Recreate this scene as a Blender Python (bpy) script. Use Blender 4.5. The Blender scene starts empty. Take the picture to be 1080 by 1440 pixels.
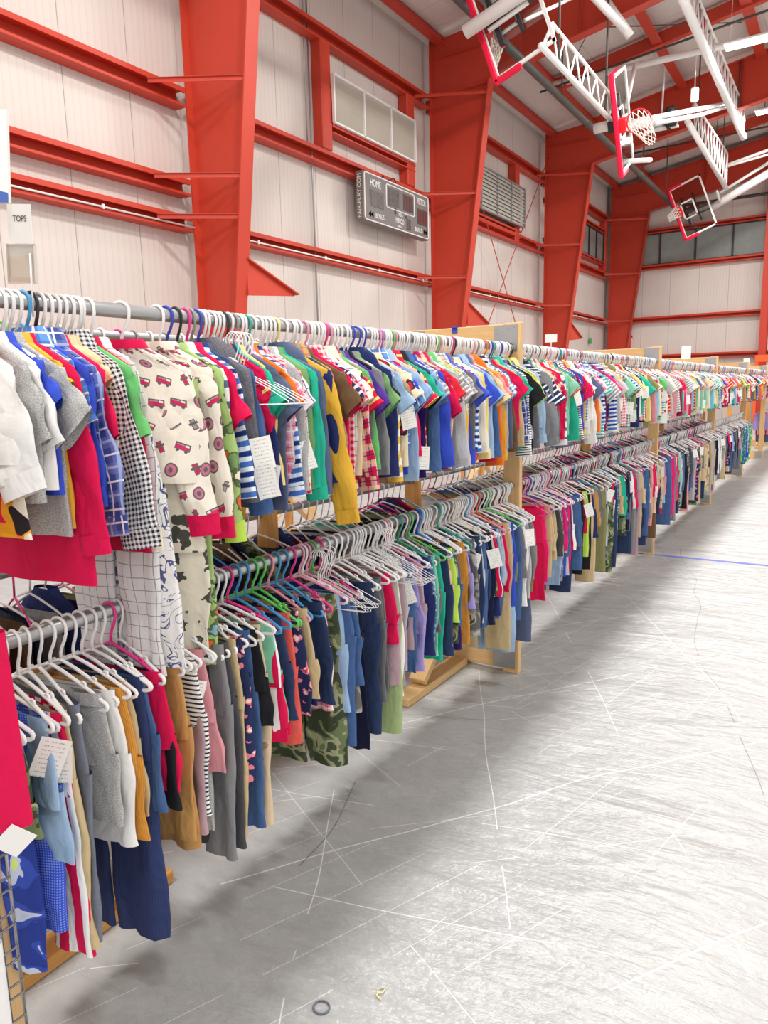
import bpy, math, random
import numpy as np
from mathutils import Matrix, Vector, noise
random.seed(7)
SC = bpy.context.scene
COL = SC.collection
PI = math.pi
R_ = math.radians

# ------------------------------------------------------------------ helpers
def lin(h):
    h = h.lstrip('#')
    c = [int(h[i:i + 2], 16) / 255 for i in (0, 2, 4)]
    return tuple([x / 12.92 if x <= .04045 else ((x + .055) / 1.055) ** 2.4 for x in c] + [1.0])

class MB:
    """collects shapes into one mesh"""
    def __init__(s):
        s.v = []; s.f = []; s.uv = []; s.mi = []; s.n = 0; s.sm = []
    def add(s, V, F, UV=None, mi=0, smooth=True):
        V = np.asarray(V, float)
        for k, f in enumerate(F):
            s.f.append([i + s.n for i in f])
            s.uv.append(UV[k] if UV is not None else [(V[i][0] + V[i][1], V[i][2]) for i in f])
            s.mi.append(mi); s.sm.append(smooth)
        s.v.append(V); s.n += len(V)
        return s
    def box(s, c, d, M=None, mi=0, bev=0.0):
        x, y, z = [q / 2 for q in d]
        if bev > 0:
            b = bev; P = []
            V = []
            for sx in (-1, 1):
                for sy in (-1, 1):
                    for sz in (-1, 1):
                        V += [(sx * x, sy * (y - b), sz * (z - b)), (sx * (x - b), sy * y, sz * (z - b)), (sx * (x - b), sy * (y - b), sz * z)]
            idx = lambda sx, sy, sz, k: ((sx > 0) * 4 + (sy > 0) * 2 + (sz > 0)) * 3 + k
            F = []
            for sg in (-1, 1):
                q = [idx(sg, -1, -1, 0), idx(sg, 1, -1, 0), idx(sg, 1, 1, 0), idx(sg, -1, 1, 0)]
                F.append(q if sg > 0 else q[::-1])
                q = [idx(-1, sg, -1, 1), idx(-1, sg, 1, 1), idx(1, sg, 1, 1), idx(1, sg, -1, 1)]
                F.append(q if sg > 0 else q[::-1])
                q = [idx(-1, -1, sg, 2), idx(1, -1, sg, 2), idx(1, 1, sg, 2), idx(-1, 1, sg, 2)]
                F.append(q if sg > 0 else q[::-1])
            for a in (-1, 1):
                for b2 in (-1, 1):
                    F.append([idx(a, b2, -1, 0), idx(a, b2, 1, 0), idx(a, b2, 1, 1), idx(a, b2, -1, 1)])
                    F.append([idx(a, -1, b2, 0), idx(a, 1, b2, 0), idx(a, 1, b2, 2), idx(a, -1, b2, 2)])
                    F.append([idx(-1, a, b2, 1), idx(1, a, b2, 1), idx(1, a, b2, 2), idx(-1, a, b2, 2)])
                    for c3 in (-1, 1):
                        F.append([idx(a, b2, c3, 0), idx(a, b2, c3, 1), idx(a, b2, c3, 2)])
        else:
            V = [(sx * x, sy * y, sz * z) for sx in (-1, 1) for sy in (-1, 1) for sz in (-1, 1)]
            F = [(0, 1, 3, 2), (4, 6, 7, 5), (0, 4, 5, 1), (2, 3, 7, 6), (0, 2, 6, 4), (1, 5, 7, 3)]
        V = np.array(V)
        UV = []
        for f in F:
            P = V[list(f)]; e = np.ptp(P, axis=0); ax = int(np.argmin(e)); o = [i for i in range(3) if i != ax]
            big = int(np.argmax([x, y, z]))
            a = big if big in o else o[1]; b = [i for i in o if i != a][0]
            UV.append([(p[b], p[a]) for p in P])
        if M is not None:
            V = V @ np.array(M.to_3x3()).T
        return s.add(V + np.array(c), F, UV, mi, False)
    def tube(s, path, r, n=8, closed=False, caps=True, mi=0):
        P = np.array(path, float); m = len(P)
        T = np.zeros_like(P)
        for i in range(m):
            a = P[(i - 1) % m] if (closed or i > 0) else P[i]
            b = P[(i + 1) % m] if (closed or i < m - 1) else P[i]
            T[i] = (b - a) / (np.linalg.norm(b - a) + 1e-12)
        u = np.cross(T[0], (0, 0, 1.0))
        if np.linalg.norm(u) < .05: u = np.cross(T[0], (1.0, 0, 0))
        u /= np.linalg.norm(u)
        V = []; rr = r if hasattr(r, '__len__') else [r] * m
        for i in range(m):
            u = u - T[i] * (u @ T[i]); u /= np.linalg.norm(u) + 1e-12
            w = np.cross(T[i], u)
            for k in range(n):
                t = 2 * PI * k / n
                V.append(P[i] + rr[i] * (math.cos(t) * u + math.sin(t) * w))
        F = []
        mm = m if closed else m - 1
        for i in range(mm):
            for k in range(n):
                a = i * n + k; b = i * n + (k + 1) % n; c = ((i + 1) % m) * n + (k + 1) % n; d = ((i + 1) % m) * n + k
                F.append((a, b, c, d))
        if caps and not closed:
            F.append(tuple(range(n - 1, -1, -1))); F.append(tuple((m - 1) * n + k for k in range(n)))
        return s.add(V, F, None, mi, True)
    def loft(s, rings, mi=0, cap0=False, cap1=False, flip=False, u0=0.0):
        A = np.asarray(rings, float); m, n, _ = A.shape
        seg = np.linalg.norm(np.roll(A, -1, axis=1) - A, axis=2).mean(0)
        cu = np.concatenate([[0], np.cumsum(seg)]) + u0
        sv = np.linalg.norm(A[1:] - A[:-1], axis=2).mean(1)
        cv = np.concatenate([[0], np.cumsum(sv)])
        F = []; UV = []
        for i in range(m - 1):
            for k in range(n):
                k2 = (k + 1) % n
                f = [i * n + k, i * n + k2, (i + 1) * n + k2, (i + 1) * n + k]
                uv = [(cu[k], -cv[i]), (cu[k + 1], -cv[i]), (cu[k + 1], -cv[i + 1]), (cu[k], -cv[i + 1])]
                if flip: f = f[::-1]; uv = uv[::-1]
                F.append(f); UV.append(uv)
        for on, base, rev in ((cap0, 0, False), (cap1, (m - 1) * n, True)):
            if on:
                f = [base + k for k in range(n)]
                if rev: f = f[::-1]
                F.append(f); UV.append([(A.reshape(-1, 3)[j][0], A.reshape(-1, 3)[j][2]) for j in f])
        return s.add(A.reshape(-1, 3), F, UV, mi, True)
    def mesh(s, name):
        me = bpy.data.meshes.new(name)
        V = np.concatenate(s.v) if s.v else np.zeros((0, 3))
        me.from_pydata(V.tolist(), [], s.f)
        uvl = me.uv_layers.new(name='UVMap')
        flat = [c for uv in s.uv for p in uv for c in p]
        uvl.data.foreach_set('uv', flat)
        me.polygons.foreach_set('material_index', s.mi)
        me.polygons.foreach_set('use_smooth', s.sm)
        me.update()
        return me
    def build(s, name, mat, parent=None, loc=None, rotz=0.0):
        return link(name, s.mesh(name), mat, parent, loc, rotz)

def link(name, me, mat, parent=None, loc=None, rotz=0.0):
    o = bpy.data.objects.new(name, me)
    COL.objects.link(o)
    mats = mat if isinstance(mat, (list, tuple)) else [mat]
    if len(me.materials) == 0:
        for m in mats: me.materials.append(m)
    if parent is not None: o.parent = parent
    if loc is not None: o.location = loc
    if rotz: o.rotation_euler = (0, 0, rotz)
    return o

def tag(o, label=None, cat=None, group=None, kind=None):
    if label: o['label'] = label
    if cat: o['category'] = cat
    if group: o['group'] = group
    if kind: o['kind'] = kind
    return o

def empty(name, loc=(0, 0, 0), rotz=0.0):
    o = bpy.data.objects.new(name, None); COL.objects.link(o)
    o.location = loc; o.rotation_euler = (0, 0, rotz); o.empty_display_size = .05
    return o

# ------------------------------------------------------------------ materials
class NT:
    def __init__(s, name, rough=.85, spec=.25, metal=0.0):
        s.m = bpy.data.materials.new(name); s.m.use_nodes = True
        s.t = s.m.node_tree; s.n = s.t.nodes; s.l = s.t.links
        s.b = s.n['Principled BSDF']
        s.b.inputs['Roughness'].default_value = rough
        s.b.inputs['Specular IOR Level'].default_value = spec
        s.b.inputs['Metallic'].default_value = metal
    def new(s, t, **k):
        n = s.n.new(t)
        for a, b in k.items(): setattr(n, a, b)
        return n
    def put(s, sock, val):
        if isinstance(val, bpy.types.NodeSocket): s.l.new(val, sock)
        elif val is not None: sock.default_value = val
    def math(s, op, a, b=None, c=None):
        n = s.new('ShaderNodeMath', operation=op)
        for i, x in enumerate((a, b, c)):
            if x is not None: s.put(n.inputs[i], x)
        return n.outputs[0]
    def mix(s, f, a, b):
        n = s.new('ShaderNodeMix', data_type='RGBA')
        s.put(n.inputs['Factor'], f); s.put(n.inputs['A'], a); s.put(n.inputs['B'], b)
        return n.outputs['Result']
    def coord(s, w='UV'):
        return s.new('ShaderNodeTexCoord').outputs[w]
    def mapping(s, vec, scale=(1, 1, 1), loc=(0, 0, 0), rot=(0, 0, 0)):
        n = s.new('ShaderNodeMapping')
        s.l.new(vec, n.inputs['Vector']); n.inputs['Scale'].default_value = scale
        n.inputs['Location'].default_value = loc; n.inputs['Rotation'].default_value = rot
        return n.outputs[0]
    def noise(s, vec, scale=5, detail=3, rough=.5, dist=0.0):
        n = s.new('ShaderNodeTexNoise')
        if vec is not None: s.l.new(vec, n.inputs['Vector'])
        n.inputs['Scale'].default_value = scale; n.inputs['Detail'].default_value = detail
        n.inputs['Roughness'].default_value = rough; n.inputs['Distortion'].default_value = dist
        return n.outputs['Fac']
    def xyz(s, vec):
        n = s.new('ShaderNodeSeparateXYZ'); s.l.new(vec, n.inputs[0]); return n.outputs
    def ramp(s, f, stops, const=False):
        n = s.new('ShaderNodeValToRGB')
        if const: n.color_ramp.interpolation = 'CONSTANT'
        e = n.color_ramp.elements
        while len(e) < len(stops): e.new(.5)
        for i, (p, c) in enumerate(stops):
            e[i].position = p; e[i].color = c if isinstance(c, tuple) else lin(c)
        s.l.new(f, n.inputs[0]); return n.outputs[0]
    def bump(s, h, strength=.3, dist=.01):
        n = s.new('ShaderNodeBump'); n.inputs['Strength'].default_value = strength; n.inputs['Distance'].default_value = dist
        s.l.new(h, n.inputs['Height']); s.l.new(n.outputs[0], s.b.inputs['Normal'])
    def color(s, c): s.put(s.b.inputs['Base Color'], c)
    def wrinkle(s, k=.35, extra=None):
        h = s.noise(s.mapping(s.coord('UV'), (1, .5, 1)), 14, 2, .5, 1.0)
        g = s.noise(s.mapping(s.coord('UV'), (1, 1, 1), rot=(0, 0, .5)), 55, 2, .5, .4)
        s.bump(s.math('ADD', h, s.math('MULTIPLY', g, .1)), k * 1.5, .02)

def plain(name, hexc, rough=.5, spec=.4, metal=0.0, var=0.0):
    t = NT(name, rough, spec, metal)
    if var:
        t.color(t.mix(t.math('MULTIPLY', t.noise(t.coord('Object'), 6, 3), var), lin(hexc), (0, 0, 0, 1)))
    else: t.color(lin(hexc))
    return t.m

def band(t, x, per, w, off=0.0):
    return t.math('LESS_THAN', t.math('FRACT', t.math('ADD', t.math('DIVIDE', x, per), off)), w)

def fab(name, kind, c, p=None):
    """woven and knitted cloth"""
    p = p or {}
    t = NT('cloth_' + name)
    C = [lin(x) for x in c]
    uv = t.coord('UV'); X = t.xyz(uv); u, v = X[0], X[1]
    if kind == 'solid':
        col = t.mix(t.math('MULTIPLY', t.noise(uv, 40, 2), .16), C[0], tuple(x * .55 for x in C[0][:3]) + (1,))
    elif kind == 'heather':
        f = t.noise(t.mapping(uv, (1, 3, 1)), 260, 2, .6)
        col = t.ramp(f, [(.38, C[0]), (.62, C[1])])
    elif kind == 'denim':
        f = t.noise(t.mapping(uv, (1, .12, 1)), 300, 2, .6)
        g = t.noise(uv, 9, 3)
        col = t.mix(t.math('MULTIPLY', g, .55), t.mix(f, C[0], C[1]), C[2] if len(C) > 2 else C[1])
    elif kind == 'stripe':
        per = p.get('per', .03); ax = u if p.get('vert') else v
        col = t.mix(band(t, ax, per, p.get('w', .5)), C[0], C[1])
        if len(C) > 2: col = t.mix(band(t, ax, per * 2, p.get('w', .5) / 2, .25), col, C[2])
    elif kind == 'plaid':
        per = p.get('per', .05)
        a = t.math('MULTIPLY', band(t, u, per, .42), .5); b = t.math('MULTIPLY', band(t, v, per, .42), .5)
        col = t.mix(b, t.mix(a, C[0], C[1]), C[1])
        if len(C) > 2:
            l = t.math('MAXIMUM', band(t, u, per, .07, .3), band(t, v, per, .07, .3))
            col = t.mix(t.math('MULTIPLY', l, .85), col, C[2])
        if len(C) > 3:
            l = t.math('MAXIMUM', band(t, u, per, .1, .8), band(t, v, per, .1, .8))
            col = t.mix(t.math('MULTIPLY', l, .7), col, C[3])
    elif kind == 'gingham':
        per = p.get('per', .012)
        s_ = t.math('ADD', band(t, u, per, .5), band(t, v, per, .5))
        col = t.mix(t.math('MULTIPLY', s_, .5), C[0], C[1])
    elif kind == 'window':
        per = p.get('per', .035)
        l = t.math('MAXIMUM', band(t, u, per, .07), band(t, v, per, .07))
        col = t.mix(l, C[0], C[1])
    elif kind == 'print':
        n = t.new('ShaderNodeTexVoronoi', distance='CHEBYCHEV' if p.get('cheb') else 'EUCLIDEAN'); sc = p.get('s', 24)
        dv = t.new('ShaderNodeMixRGB'); dv.blend_type = 'ADD'; dv.inputs[0].default_value = p.get('d', .02)
        nz = t.new('ShaderNodeTexNoise'); t.l.new(uv, nz.inputs['Vector']); nz.inputs['Scale'].default_value = p.get('ns', 60)
        t.l.new(uv, dv.inputs[1]); t.l.new(nz.outputs['Color'], dv.inputs[2])
        t.l.new(dv.outputs[0], n.inputs['Vector']); n.inputs['Scale'].default_value = sc
        sep = t.new('ShaderNodeSeparateColor'); t.l.new(n.outputs['Color'], sep.inputs[0])
        inside = t.math('LESS_THAN', n.outputs['Distance'], p.get('r', .38))
        core = t.math('LESS_THAN', n.outputs['Distance'], p.get('r', .38) * .68)
        pick = t.ramp(sep.outputs[0], [(i / max(1, len(C) - 1), C[i + 1]) for i in range(len(C) - 1)], True)
        line = C[1] if 'line' not in p else lin(p['line'])
        col = t.mix(inside, C[0], line)
        inner = t.mix(t.math('GREATER_THAN', t.noise(uv, 150, 1), .5), pick, C[0]) if p.get('busy') else pick
        col = t.mix(core, col, inner)
    elif kind == 'camo':
        f = t.noise(uv, p.get('s', 20), 2, .4, .8)
        st = [(0, C[0])] + [(.42 + .13 * i / (len(C) - 1) * 2, C[i]) for i in range(1, len(C))]
        col = t.ramp(f, st, True)
    elif kind == 'line':
        f = t.noise(uv, p.get('s', 22), 2, .4, 1.6)
        l = t.math('LESS_THAN', t.math('ABSOLUTE', t.math('SUBTRACT', t.math('FRACT', t.math('MULTIPLY', f, 5.0)), .5)), .07)
        col = t.mix(l, C[0], C[1])
        if len(C) > 2: col = t.mix(t.math('GREATER_THAN', t.noise(uv, 14, 1), .62), col, C[2])
    elif kind == 'dots':
        n = t.new('ShaderNodeTexVoronoi'); t.l.new(uv, n.inputs['Vector']); n.inputs['Scale'].default_value = p.get('s', 90)
        n.inputs['Randomness'].default_value = p.get('rand', 0.0)
        col = t.mix(t.math('LESS_THAN', n.outputs['Distance'], p.get('r', .28)), C[0], C[1])
    elif kind == 'cord':
        w = t.math('SINE', t.math('MULTIPLY', u, 2 * PI / .0045))
        col = t.mix(t.math('MULTIPLY', t.math('ADD', w, 1.0), .25), C[0], tuple(x * .45 for x in C[0][:3]) + (1,))
    elif kind == 'trucks':
        per = .052
        vv = t.math('DIVIDE', v, per); row = t.math('FLOOR', vv)
        uu = t.math('ADD', t.math('DIVIDE', u, per), t.math('MULTIPLY', row, .5)); cell = t.math('FLOOR', uu)
        x = t.math('SUBTRACT', t.math('FRACT', uu), .5); y = t.math('SUBTRACT', t.math('FRACT', vv), .5)
        cmb = t.new('ShaderNodeCombineXYZ'); t.put(cmb.inputs[0], cell); t.put(cmb.inputs[1], row)
        wn = t.new('ShaderNodeTexWhiteNoise', noise_dimensions='2D'); t.l.new(cmb.outputs[0], wn.inputs['Vector']); rnd = wn.outputs['Value']
        sk = t.math('SUBTRACT', rnd, .5); x, y = t.math('ADD', x, t.math('MULTIPLY', y, sk)), t.math('SUBTRACT', y, t.math('MULTIPLY', x, sk))
        AND = lambda *a: a[0] if len(a) == 1 else t.math('MULTIPLY', a[0], AND(*a[1:]))
        rect = lambda cx, cy, w, h: AND(t.math('LESS_THAN', t.math('ABSOLUTE', t.math('SUBTRACT', x, cx)), w), t.math('LESS_THAN', t.math('ABSOLUTE', t.math('SUBTRACT', y, cy)), h))
        def disc(px, cx, cy, r):
            a = t.math('SUBTRACT', px, cx); b = t.math('SUBTRACT', y, cy)
            return t.math('LESS_THAN', t.math('ADD', t.math('MULTIPLY', a, a), t.math('MULTIPLY', b, b)), r * r)
        A = t.math('LESS_THAN', rnd, .45); Bm = AND(t.math('GREATER_THAN', rnd, .45), t.math('LESS_THAN', rnd, .7)); Cm = t.math('GREATER_THAN', rnd, .7)
        col = C[0]
        col = t.mix(AND(A, rect(0, .0, .37, .17)), col, C[2]); col = t.mix(AND(A, rect(-.02, -.04, .33, .1)), col, C[1])
        col = t.mix(AND(A, rect(.2, .07, .1, .05)), col, C[0]); col = t.mix(AND(A, rect(-.12, .08, .17, .025)), col, C[3])
        col = t.mix(AND(A, disc(t.math('ABSOLUTE', x), .2, -.18, .085)), col, C[2])
        col = t.mix(AND(Bm, disc(x, 0, 0, .32)), col, C[2]); col = t.mix(AND(Bm, disc(x, 0, 0, .25)), col, C[4]); col = t.mix(AND(Bm, disc(x, 0, 0, .12)), col, C[2])
        col = t.mix(AND(Cm, rect(0, 0, .12, .27)), col, C[2]); col = t.mix(AND(Cm, rect(0, 0, .08, .22)), col, t.mix(t.math('GREATER_THAN', rnd, .85), C[1], C[3])); col = t.mix(AND(Cm, rect(0, .06, .2, .06)), col, C[2])
    t.color(col); t.wrinkle(p.get('wr', .4))
    return t.m

FAB = {}
def F_(key, desc, kind, cols, **p): FAB[key] = (desc, fab(key, kind, cols.split(), p))
F_('white', 'white', 'solid', '#f3f1ee'); F_('cream', 'cream', 'solid', '#f1e7d3'); F_('peach', 'peach', 'solid', '#f3cfa4')
F_('crim', 'crimson', 'solid', '#e11250'); F_('red', 'bright red', 'solid', '#e3263a'); F_('maroon', 'maroon', 'solid', '#8c1a40')
F_('hot', 'hot pink', 'solid', '#f02478'); F_('pink', 'dusty pink', 'solid', '#e29aa0'); F_('coral', 'coral', 'solid', '#f0665c')
F_('orange', 'orange', 'solid', '#f5781e'); F_('must', 'mustard', 'solid', '#e7b23c'); F_('yel', 'pale yellow', 'solid', '#f2d98a')
F_('lime', 'lime green', 'solid', '#bfe35a'); F_('green', 'leaf green', 'solid', '#6cc070'); F_('fern', 'fern green', 'solid', '#7aa66a')
F_('teal', 'teal', 'solid', '#27b494'); F_('mint', 'mint green', 'solid', '#8ad0b0'); F_('sage', 'sage green', 'solid', '#a9bd84')
F_('aqua', 'aqua', 'solid', '#7fd0dc'); F_('sky', 'sky blue', 'solid', '#8fb9e4'); F_('royal', 'royal blue', 'solid', '#3a53c8')
F_('navy', 'navy', 'solid', '#263066'); F_('ink', 'dark navy', 'solid', '#161b3a'); F_('slate', 'slate blue', 'solid', '#5b6685')
F_('purple', 'purple', 'solid', '#5a3aa2'); F_('plum', 'deep purple', 'solid', '#2c1560'); F_('lav', 'lavender', 'solid', '#a79bd8')
F_('black', 'black', 'solid', '#202024'); F_('char', 'charcoal', 'solid', '#4d4c50'); F_('grey', 'mid grey', 'solid', '#8b8a8c')
F_('lgrey', 'light grey', 'solid', '#c6c5c6'); F_('brown', 'brown', 'solid', '#6d5238'); F_('tan', 'tan', 'solid', '#c9975a')
F_('khaki', 'khaki', 'solid', '#cdb58a'); F_('olive', 'olive', 'solid', '#8b8a5c'); F_('beige', 'beige', 'solid', '#dcc3a2')
F_('mauve', 'mauve', 'solid', '#b89aa2'); F_('fog', 'pale blue-grey', 'solid', '#b9bfd2')
F_('hgrey', 'heather grey', 'heather', '#8f8e8d #cfcdca'); F_('hchar', 'heather charcoal', 'heather', '#55545a #86858a')
F_('hnavy', 'heather navy', 'heather', '#353c5c #5a6284')
F_('den', 'blue denim', 'denim', '#3e5f94 #5f80b2 #29406c'); F_('dden', 'dark denim', 'denim', '#222f52 #3d5078 #1a2340')
F_('lden', 'faded denim', 'denim', '#8fb2d6 #c3d8ec #6f98c4'); F_('gden', 'grey denim', 'denim', '#6d7484 #8f95a2 #50566a')
F_('nplaid', 'navy plaid', 'plaid', '#3c4a8e #7079b8 #f4f2f4 #a9b6dc', per=.055); F_('bplaid', 'blue and yellow plaid', 'plaid', '#5f93d8 #2d4f9e #f0e6b0 #f4f4f4', per=.06)
F_('rplaid', 'red plaid', 'plaid', '#d81848 #f2f0ee #26305e #e8d060', per=.05); F_('mplaid', 'rainbow plaid', 'plaid', '#d9a04a #b0486a #4a70b4 #7ab07c', per=.06)
F_('tplaid', 'teal plaid', 'plaid', '#2a6a7c #5ab0b8 #f2f4f2 #223a64', per=.04); F_('gplaid', 'grey plaid', 'plaid', '#c9c8cc #8c8c9a #4d4d66 #f2f2f2', per=.05)
F_('pplaid', 'pink plaid', 'plaid', '#f08aa0 #f6d6da #d83060 #ffffff', per=.03); F_('grplaid', 'green plaid', 'plaid', '#3a9a78 #d0ead8 #24566c #f4f4f4', per=.04)
F_('wplaid', 'white windowpane', 'window', '#efeeee #6a5a86', per=.045); F_('bging', 'black gingham', 'gingham', '#f4f2f2 #26262c', per=.011)
F_('rging', 'red gingham', 'gingham', '#fbe9e6 #e02850', per=.02); F_('blging', 'blue gingham', 'gingham', '#eef4f8 #3f7fb4', per=.018)
F_('nstr', 'navy and white striped', 'stripe', '#2a3460 #f3f3f3', per=.026, w=.35); F_('wstr', 'white and navy striped', 'stripe', '#f4f3ee #5a6a8e', per=.05, w=.35)
F_('ystr', 'yellow and white striped', 'stripe', '#f6f2e6 #efc04a', per=.05, w=.5); F_('bwstr', 'thin black and white striped', 'stripe', '#f4f4f4 #34343a', per=.012, w=.4)
F_('rstr', 'red and yellow striped', 'stripe', '#df1848 #f6dc7a', per=.03, w=.3); F_('gstr', 'grey striped', 'stripe', '#9c9c9c #e8e8e8', per=.02, w=.4)
F_('ostr', 'orange striped', 'stripe', '#f4794a #fbd9c6', per=.012, w=.35); F_('bstr', 'blue striped', 'stripe', '#4a78c8 #eaf2fa #223a7c', per=.025, w=.45)
F_('sstr', 'crimson side-striped', 'stripe', '#e11250 #f6f4f4', per=.05, w=.4, vert=1); F_('tstr', 'teal striped', 'stripe', '#3fb8a4 #f4f6f4', per=.02, w=.45)
F_('fire', 'cream fire-engine print', 'trucks', '#f3e9da #d03060 #6e6264 #a89c98 #c87890')
F_('dino', 'olive dinosaur print', 'print', '#e4dcc8 #5f6650 #8a8a74 #46483c', s=18, r=.45, d=.06, ns=30, line='#4c4c44')
F_('odino', 'green and orange dinosaur print', 'print', '#a9c57a #ee6a34 #f3ead6 #7c9a62 #8cb4c8', s=19, r=.42, d=.05, ns=34, line='#5c6a48')
F_('ldino', 'white dinosaur line-drawing', 'line', '#eceae8 #5a5f8c', s=16); F_('wpaj', 'grey windowpane', 'window', '#e6e4e2 #9a98a0', per=.03)
F_('toon', 'red and yellow patterned', 'print', '#e01648 #f6e6d0 #f4b02c #e01648 #2a2226', s=13, r=.62, d=.05, ns=12, line='#f2a024')
F_('tires', 'cream wheel-print', 'print', '#efe3c0 #d82a58 #3a3a3a #e4b040', s=16, r=.36, line='#3a3a3a'); F_('flor', 'navy floral', 'print', '#26305a #f08aa0 #f6e8d8 #e8406a', s=34, r=.4)
F_('rflor', 'red floral', 'print', '#df2050 #f6d8da #f4a03c #2f7a50', s=30, r=.4); F_('wflor', 'white floral', 'print', '#f1eee9 #d8486a #6a9a6a #5a78b8', s=32, r=.36)
F_('camo', 'green camouflage', 'camo', '#3f4a34 #6f7c56 #a3a883 #4a5440', s=17); F_('gcamo', 'grey camouflage', 'camo', '#6a6a66 #9c9a94 #c4c0b8 #54524e', s=18)
F_('bcamo', 'blue and lime camouflage', 'camo', '#2c3f94 #3a52b4 #c8d0e4 #d8ee7a', s=14); F_('acid', 'acid-washed blue', 'camo', '#4a6a8c #7e9cba #c4d4e0 #5e7ea2', s=40)
F_('track', 'royal blue dotted', 'dots', '#3c58d0 #8aa2f0', s=170, r=.3); F_('wdot', 'white dotted', 'dots', '#f4f2ee #c84a6c', s=60, r=.26)
F_('ncord', 'navy corduroy', 'cord', '#34406e'); F_('ocord', 'amber corduroy', 'cord', '#e09a40'); F_('gcord', 'grey corduroy', 'cord', '#77777c')
F_('bprint', 'beige scroll-print', 'print', '#dfc6a4 #b08e66 #c8a67c', s=18, r=.3); F_('gdino', 'bright green dinosaur print', 'print', '#6cc24a #f3f3e6 #2f8f6a #2a6a8c', s=22, r=.42, d=.03)
F_('bflor', 'blue tropical print', 'print', '#3a6a9c #7cc0a0 #f0f0e8 #24406c', s=26, r=.45, d=.03); F_('knit', 'crimson ribbed', 'cord', '#d4144c')

WOOD = None
def wood_mat(name, c0, c1, c2):
    t = NT(name, .6, .3)
    uv = t.coord('UV')
    g = t.noise(t.mapping(uv, (1, .06, 1)), 70, 4, .6, .5)
    k = t.new('ShaderNodeTexVoronoi'); t.l.new(t.mapping(uv, (1, .6, 1)), k.inputs['Vector']); k.inputs['Scale'].default_value = 6.5
    knot = t.math('LESS_THAN', k.outputs['Distance'], .07)
    col = t.mix(t.math('MULTIPLY', knot, .8), t.ramp(g, [(.3, c0), (.55, c1), (.75, c0)]), lin(c2))
    t.color(col); t.bump(g, .1, .003)
    return t.m
M_pine = wood_mat('pine', '#ecc894', '#deb47a', '#8a5a30')
M_pine2 = wood_mat('pine_amber', '#e2ab66', '#cf934e', '#7c4a22')
M_steel = plain('galvanised_steel', '#b9babb', .38, .5, .75, .25)
M_pipe = plain('conduit', '#b4b4b5', .34, .5, .7)
M_dpipe = plain('black_iron_pipe', '#55504c', .5, .4, .1)
M_chrome = plain('chrome_wire', '#c6c5c2', .25, .5, .85)
M_white = plain('white_paint', '#f2f0ec', .4, .4)
M_black = plain('black_parts', '#2b2a2c', .5, .4)
M_red = plain('red_steel_paint', '#c9432f', .45, .35, 0, .05)
M_pad = plain('red_pad', '#ec1140', .5, .35)
M_rim = plain('rim_orange_red', '#e8202c', .4, .4)
M_net = plain('net_cord', '#efe8dc', .9, .1)
M_card = plain('white_card', '#f7f4f0', .7, .2)
M_tape = plain('blue_masking_tape', '#6f7fd0', .6, .3)
M_bluetape = plain('blue_tape_piece', '#3a4ec0', .6, .3)

def hanger_mat(n, h): return plain('hanger_' + n, h, .32, .5)
HM = {k: (d, hanger_mat(k, h)) for k, d, h in (('w', 'white', '#f6f4f2'), ('p', 'light pink', '#f0a0b4'), ('h', 'hot pink', '#ee3f92'), ('b', 'blue', '#4a9fd0'),
      ('n', 'navy blue', '#3a48b4'), ('g', 'green', '#6ad060'), ('y', 'pale yellow', '#efe598'), ('k', 'black', '#2a2a2c'), ('e', 'grey', '#9a9896'), ('t', 'teal', '#3aa894'), ('o', 'orange', '#f07840'), ('u', 'lilac', '#b078c8'), ('c', 'cream', '#f0e4cc'))}

def tag_mat():
    t = NT('printed_price_tag', .7, .2)
    X = t.xyz(t.coord('UV')); u, v = X[0], X[1]
    rows = t.math('LESS_THAN', t.math('FRACT', t.math('MULTIPLY', v, 9.0)), .28)
    n = t.noise(t.mapping(t.coord('UV'), (46, 9, 1)), 1.0, 0)
    ink = t.math('MULTIPLY', rows, t.math('GREATER_THAN', n, .54))
    mid = t.math('MULTIPLY', t.math('GREATER_THAN', u, .14), t.math('LESS_THAN', u, .86))
    t.color(t.mix(t.math('MULTIPLY', t.math('MULTIPLY', ink, mid), .7), lin('#f6f2ec'), lin('#4a4648')))
    return t.m
M_tag = tag_mat()

def wall_mat(axis):
    t = NT('insulated_wall_panel_' + 'xy'[axis], .55, .3)
    X = t.xyz(t.coord('Object'))
    y = X[axis]
    seam = t.math('LESS_THAN', t.math('FRACT', t.math('DIVIDE', y, 1.07)), .011)
    rib = t.math('SINE', t.math('MULTIPLY', y, 2 * PI / .107))
    ribs = t.math('GREATER_THAN', rib, .75)
    f = t.noise(t.mapping(t.coord('Object'), (.6, .6, .15)), 3, 3)
    col = t.mix(t.math('MULTIPLY', f, .2), lin('#dcd2ca'), lin('#c8beb6'))
    col = t.mix(t.math('MULTIPLY', ribs, .16), col, lin('#b9afa6'))
    col = t.mix(t.math('MULTIPLY', seam, .6), col, lin('#5f5852'))
    t.color(col)
    h = t.math('SUBTRACT', t.math('MULTIPLY', rib, .25), seam)
    t.bump(h, .25, .01)
    return t.m

def ceil_mat():
    t = NT('roof_liner', .7, .2)
    X = t.xyz(t.coord('Object'))
    l = t.math('MAXIMUM', t.math('LESS_THAN', t.math('FRACT', t.math('DIVIDE', X[1], 1.25)), .02), t.math('LESS_THAN', t.math('FRACT', t.math('DIVIDE', X[0], 1.26)), .02))
    f = t.noise(t.coord('Object'), 1.4, 3)
    col = t.mix(t.math('MULTIPLY', f, .35), lin('#e6ddd6'), lin('#c6bab2'))
    t.color(t.mix(t.math('MULTIPLY', l, .35), col, lin('#a89c94')))
    t.bump(f, .4, .2)
    return t.m

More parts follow.
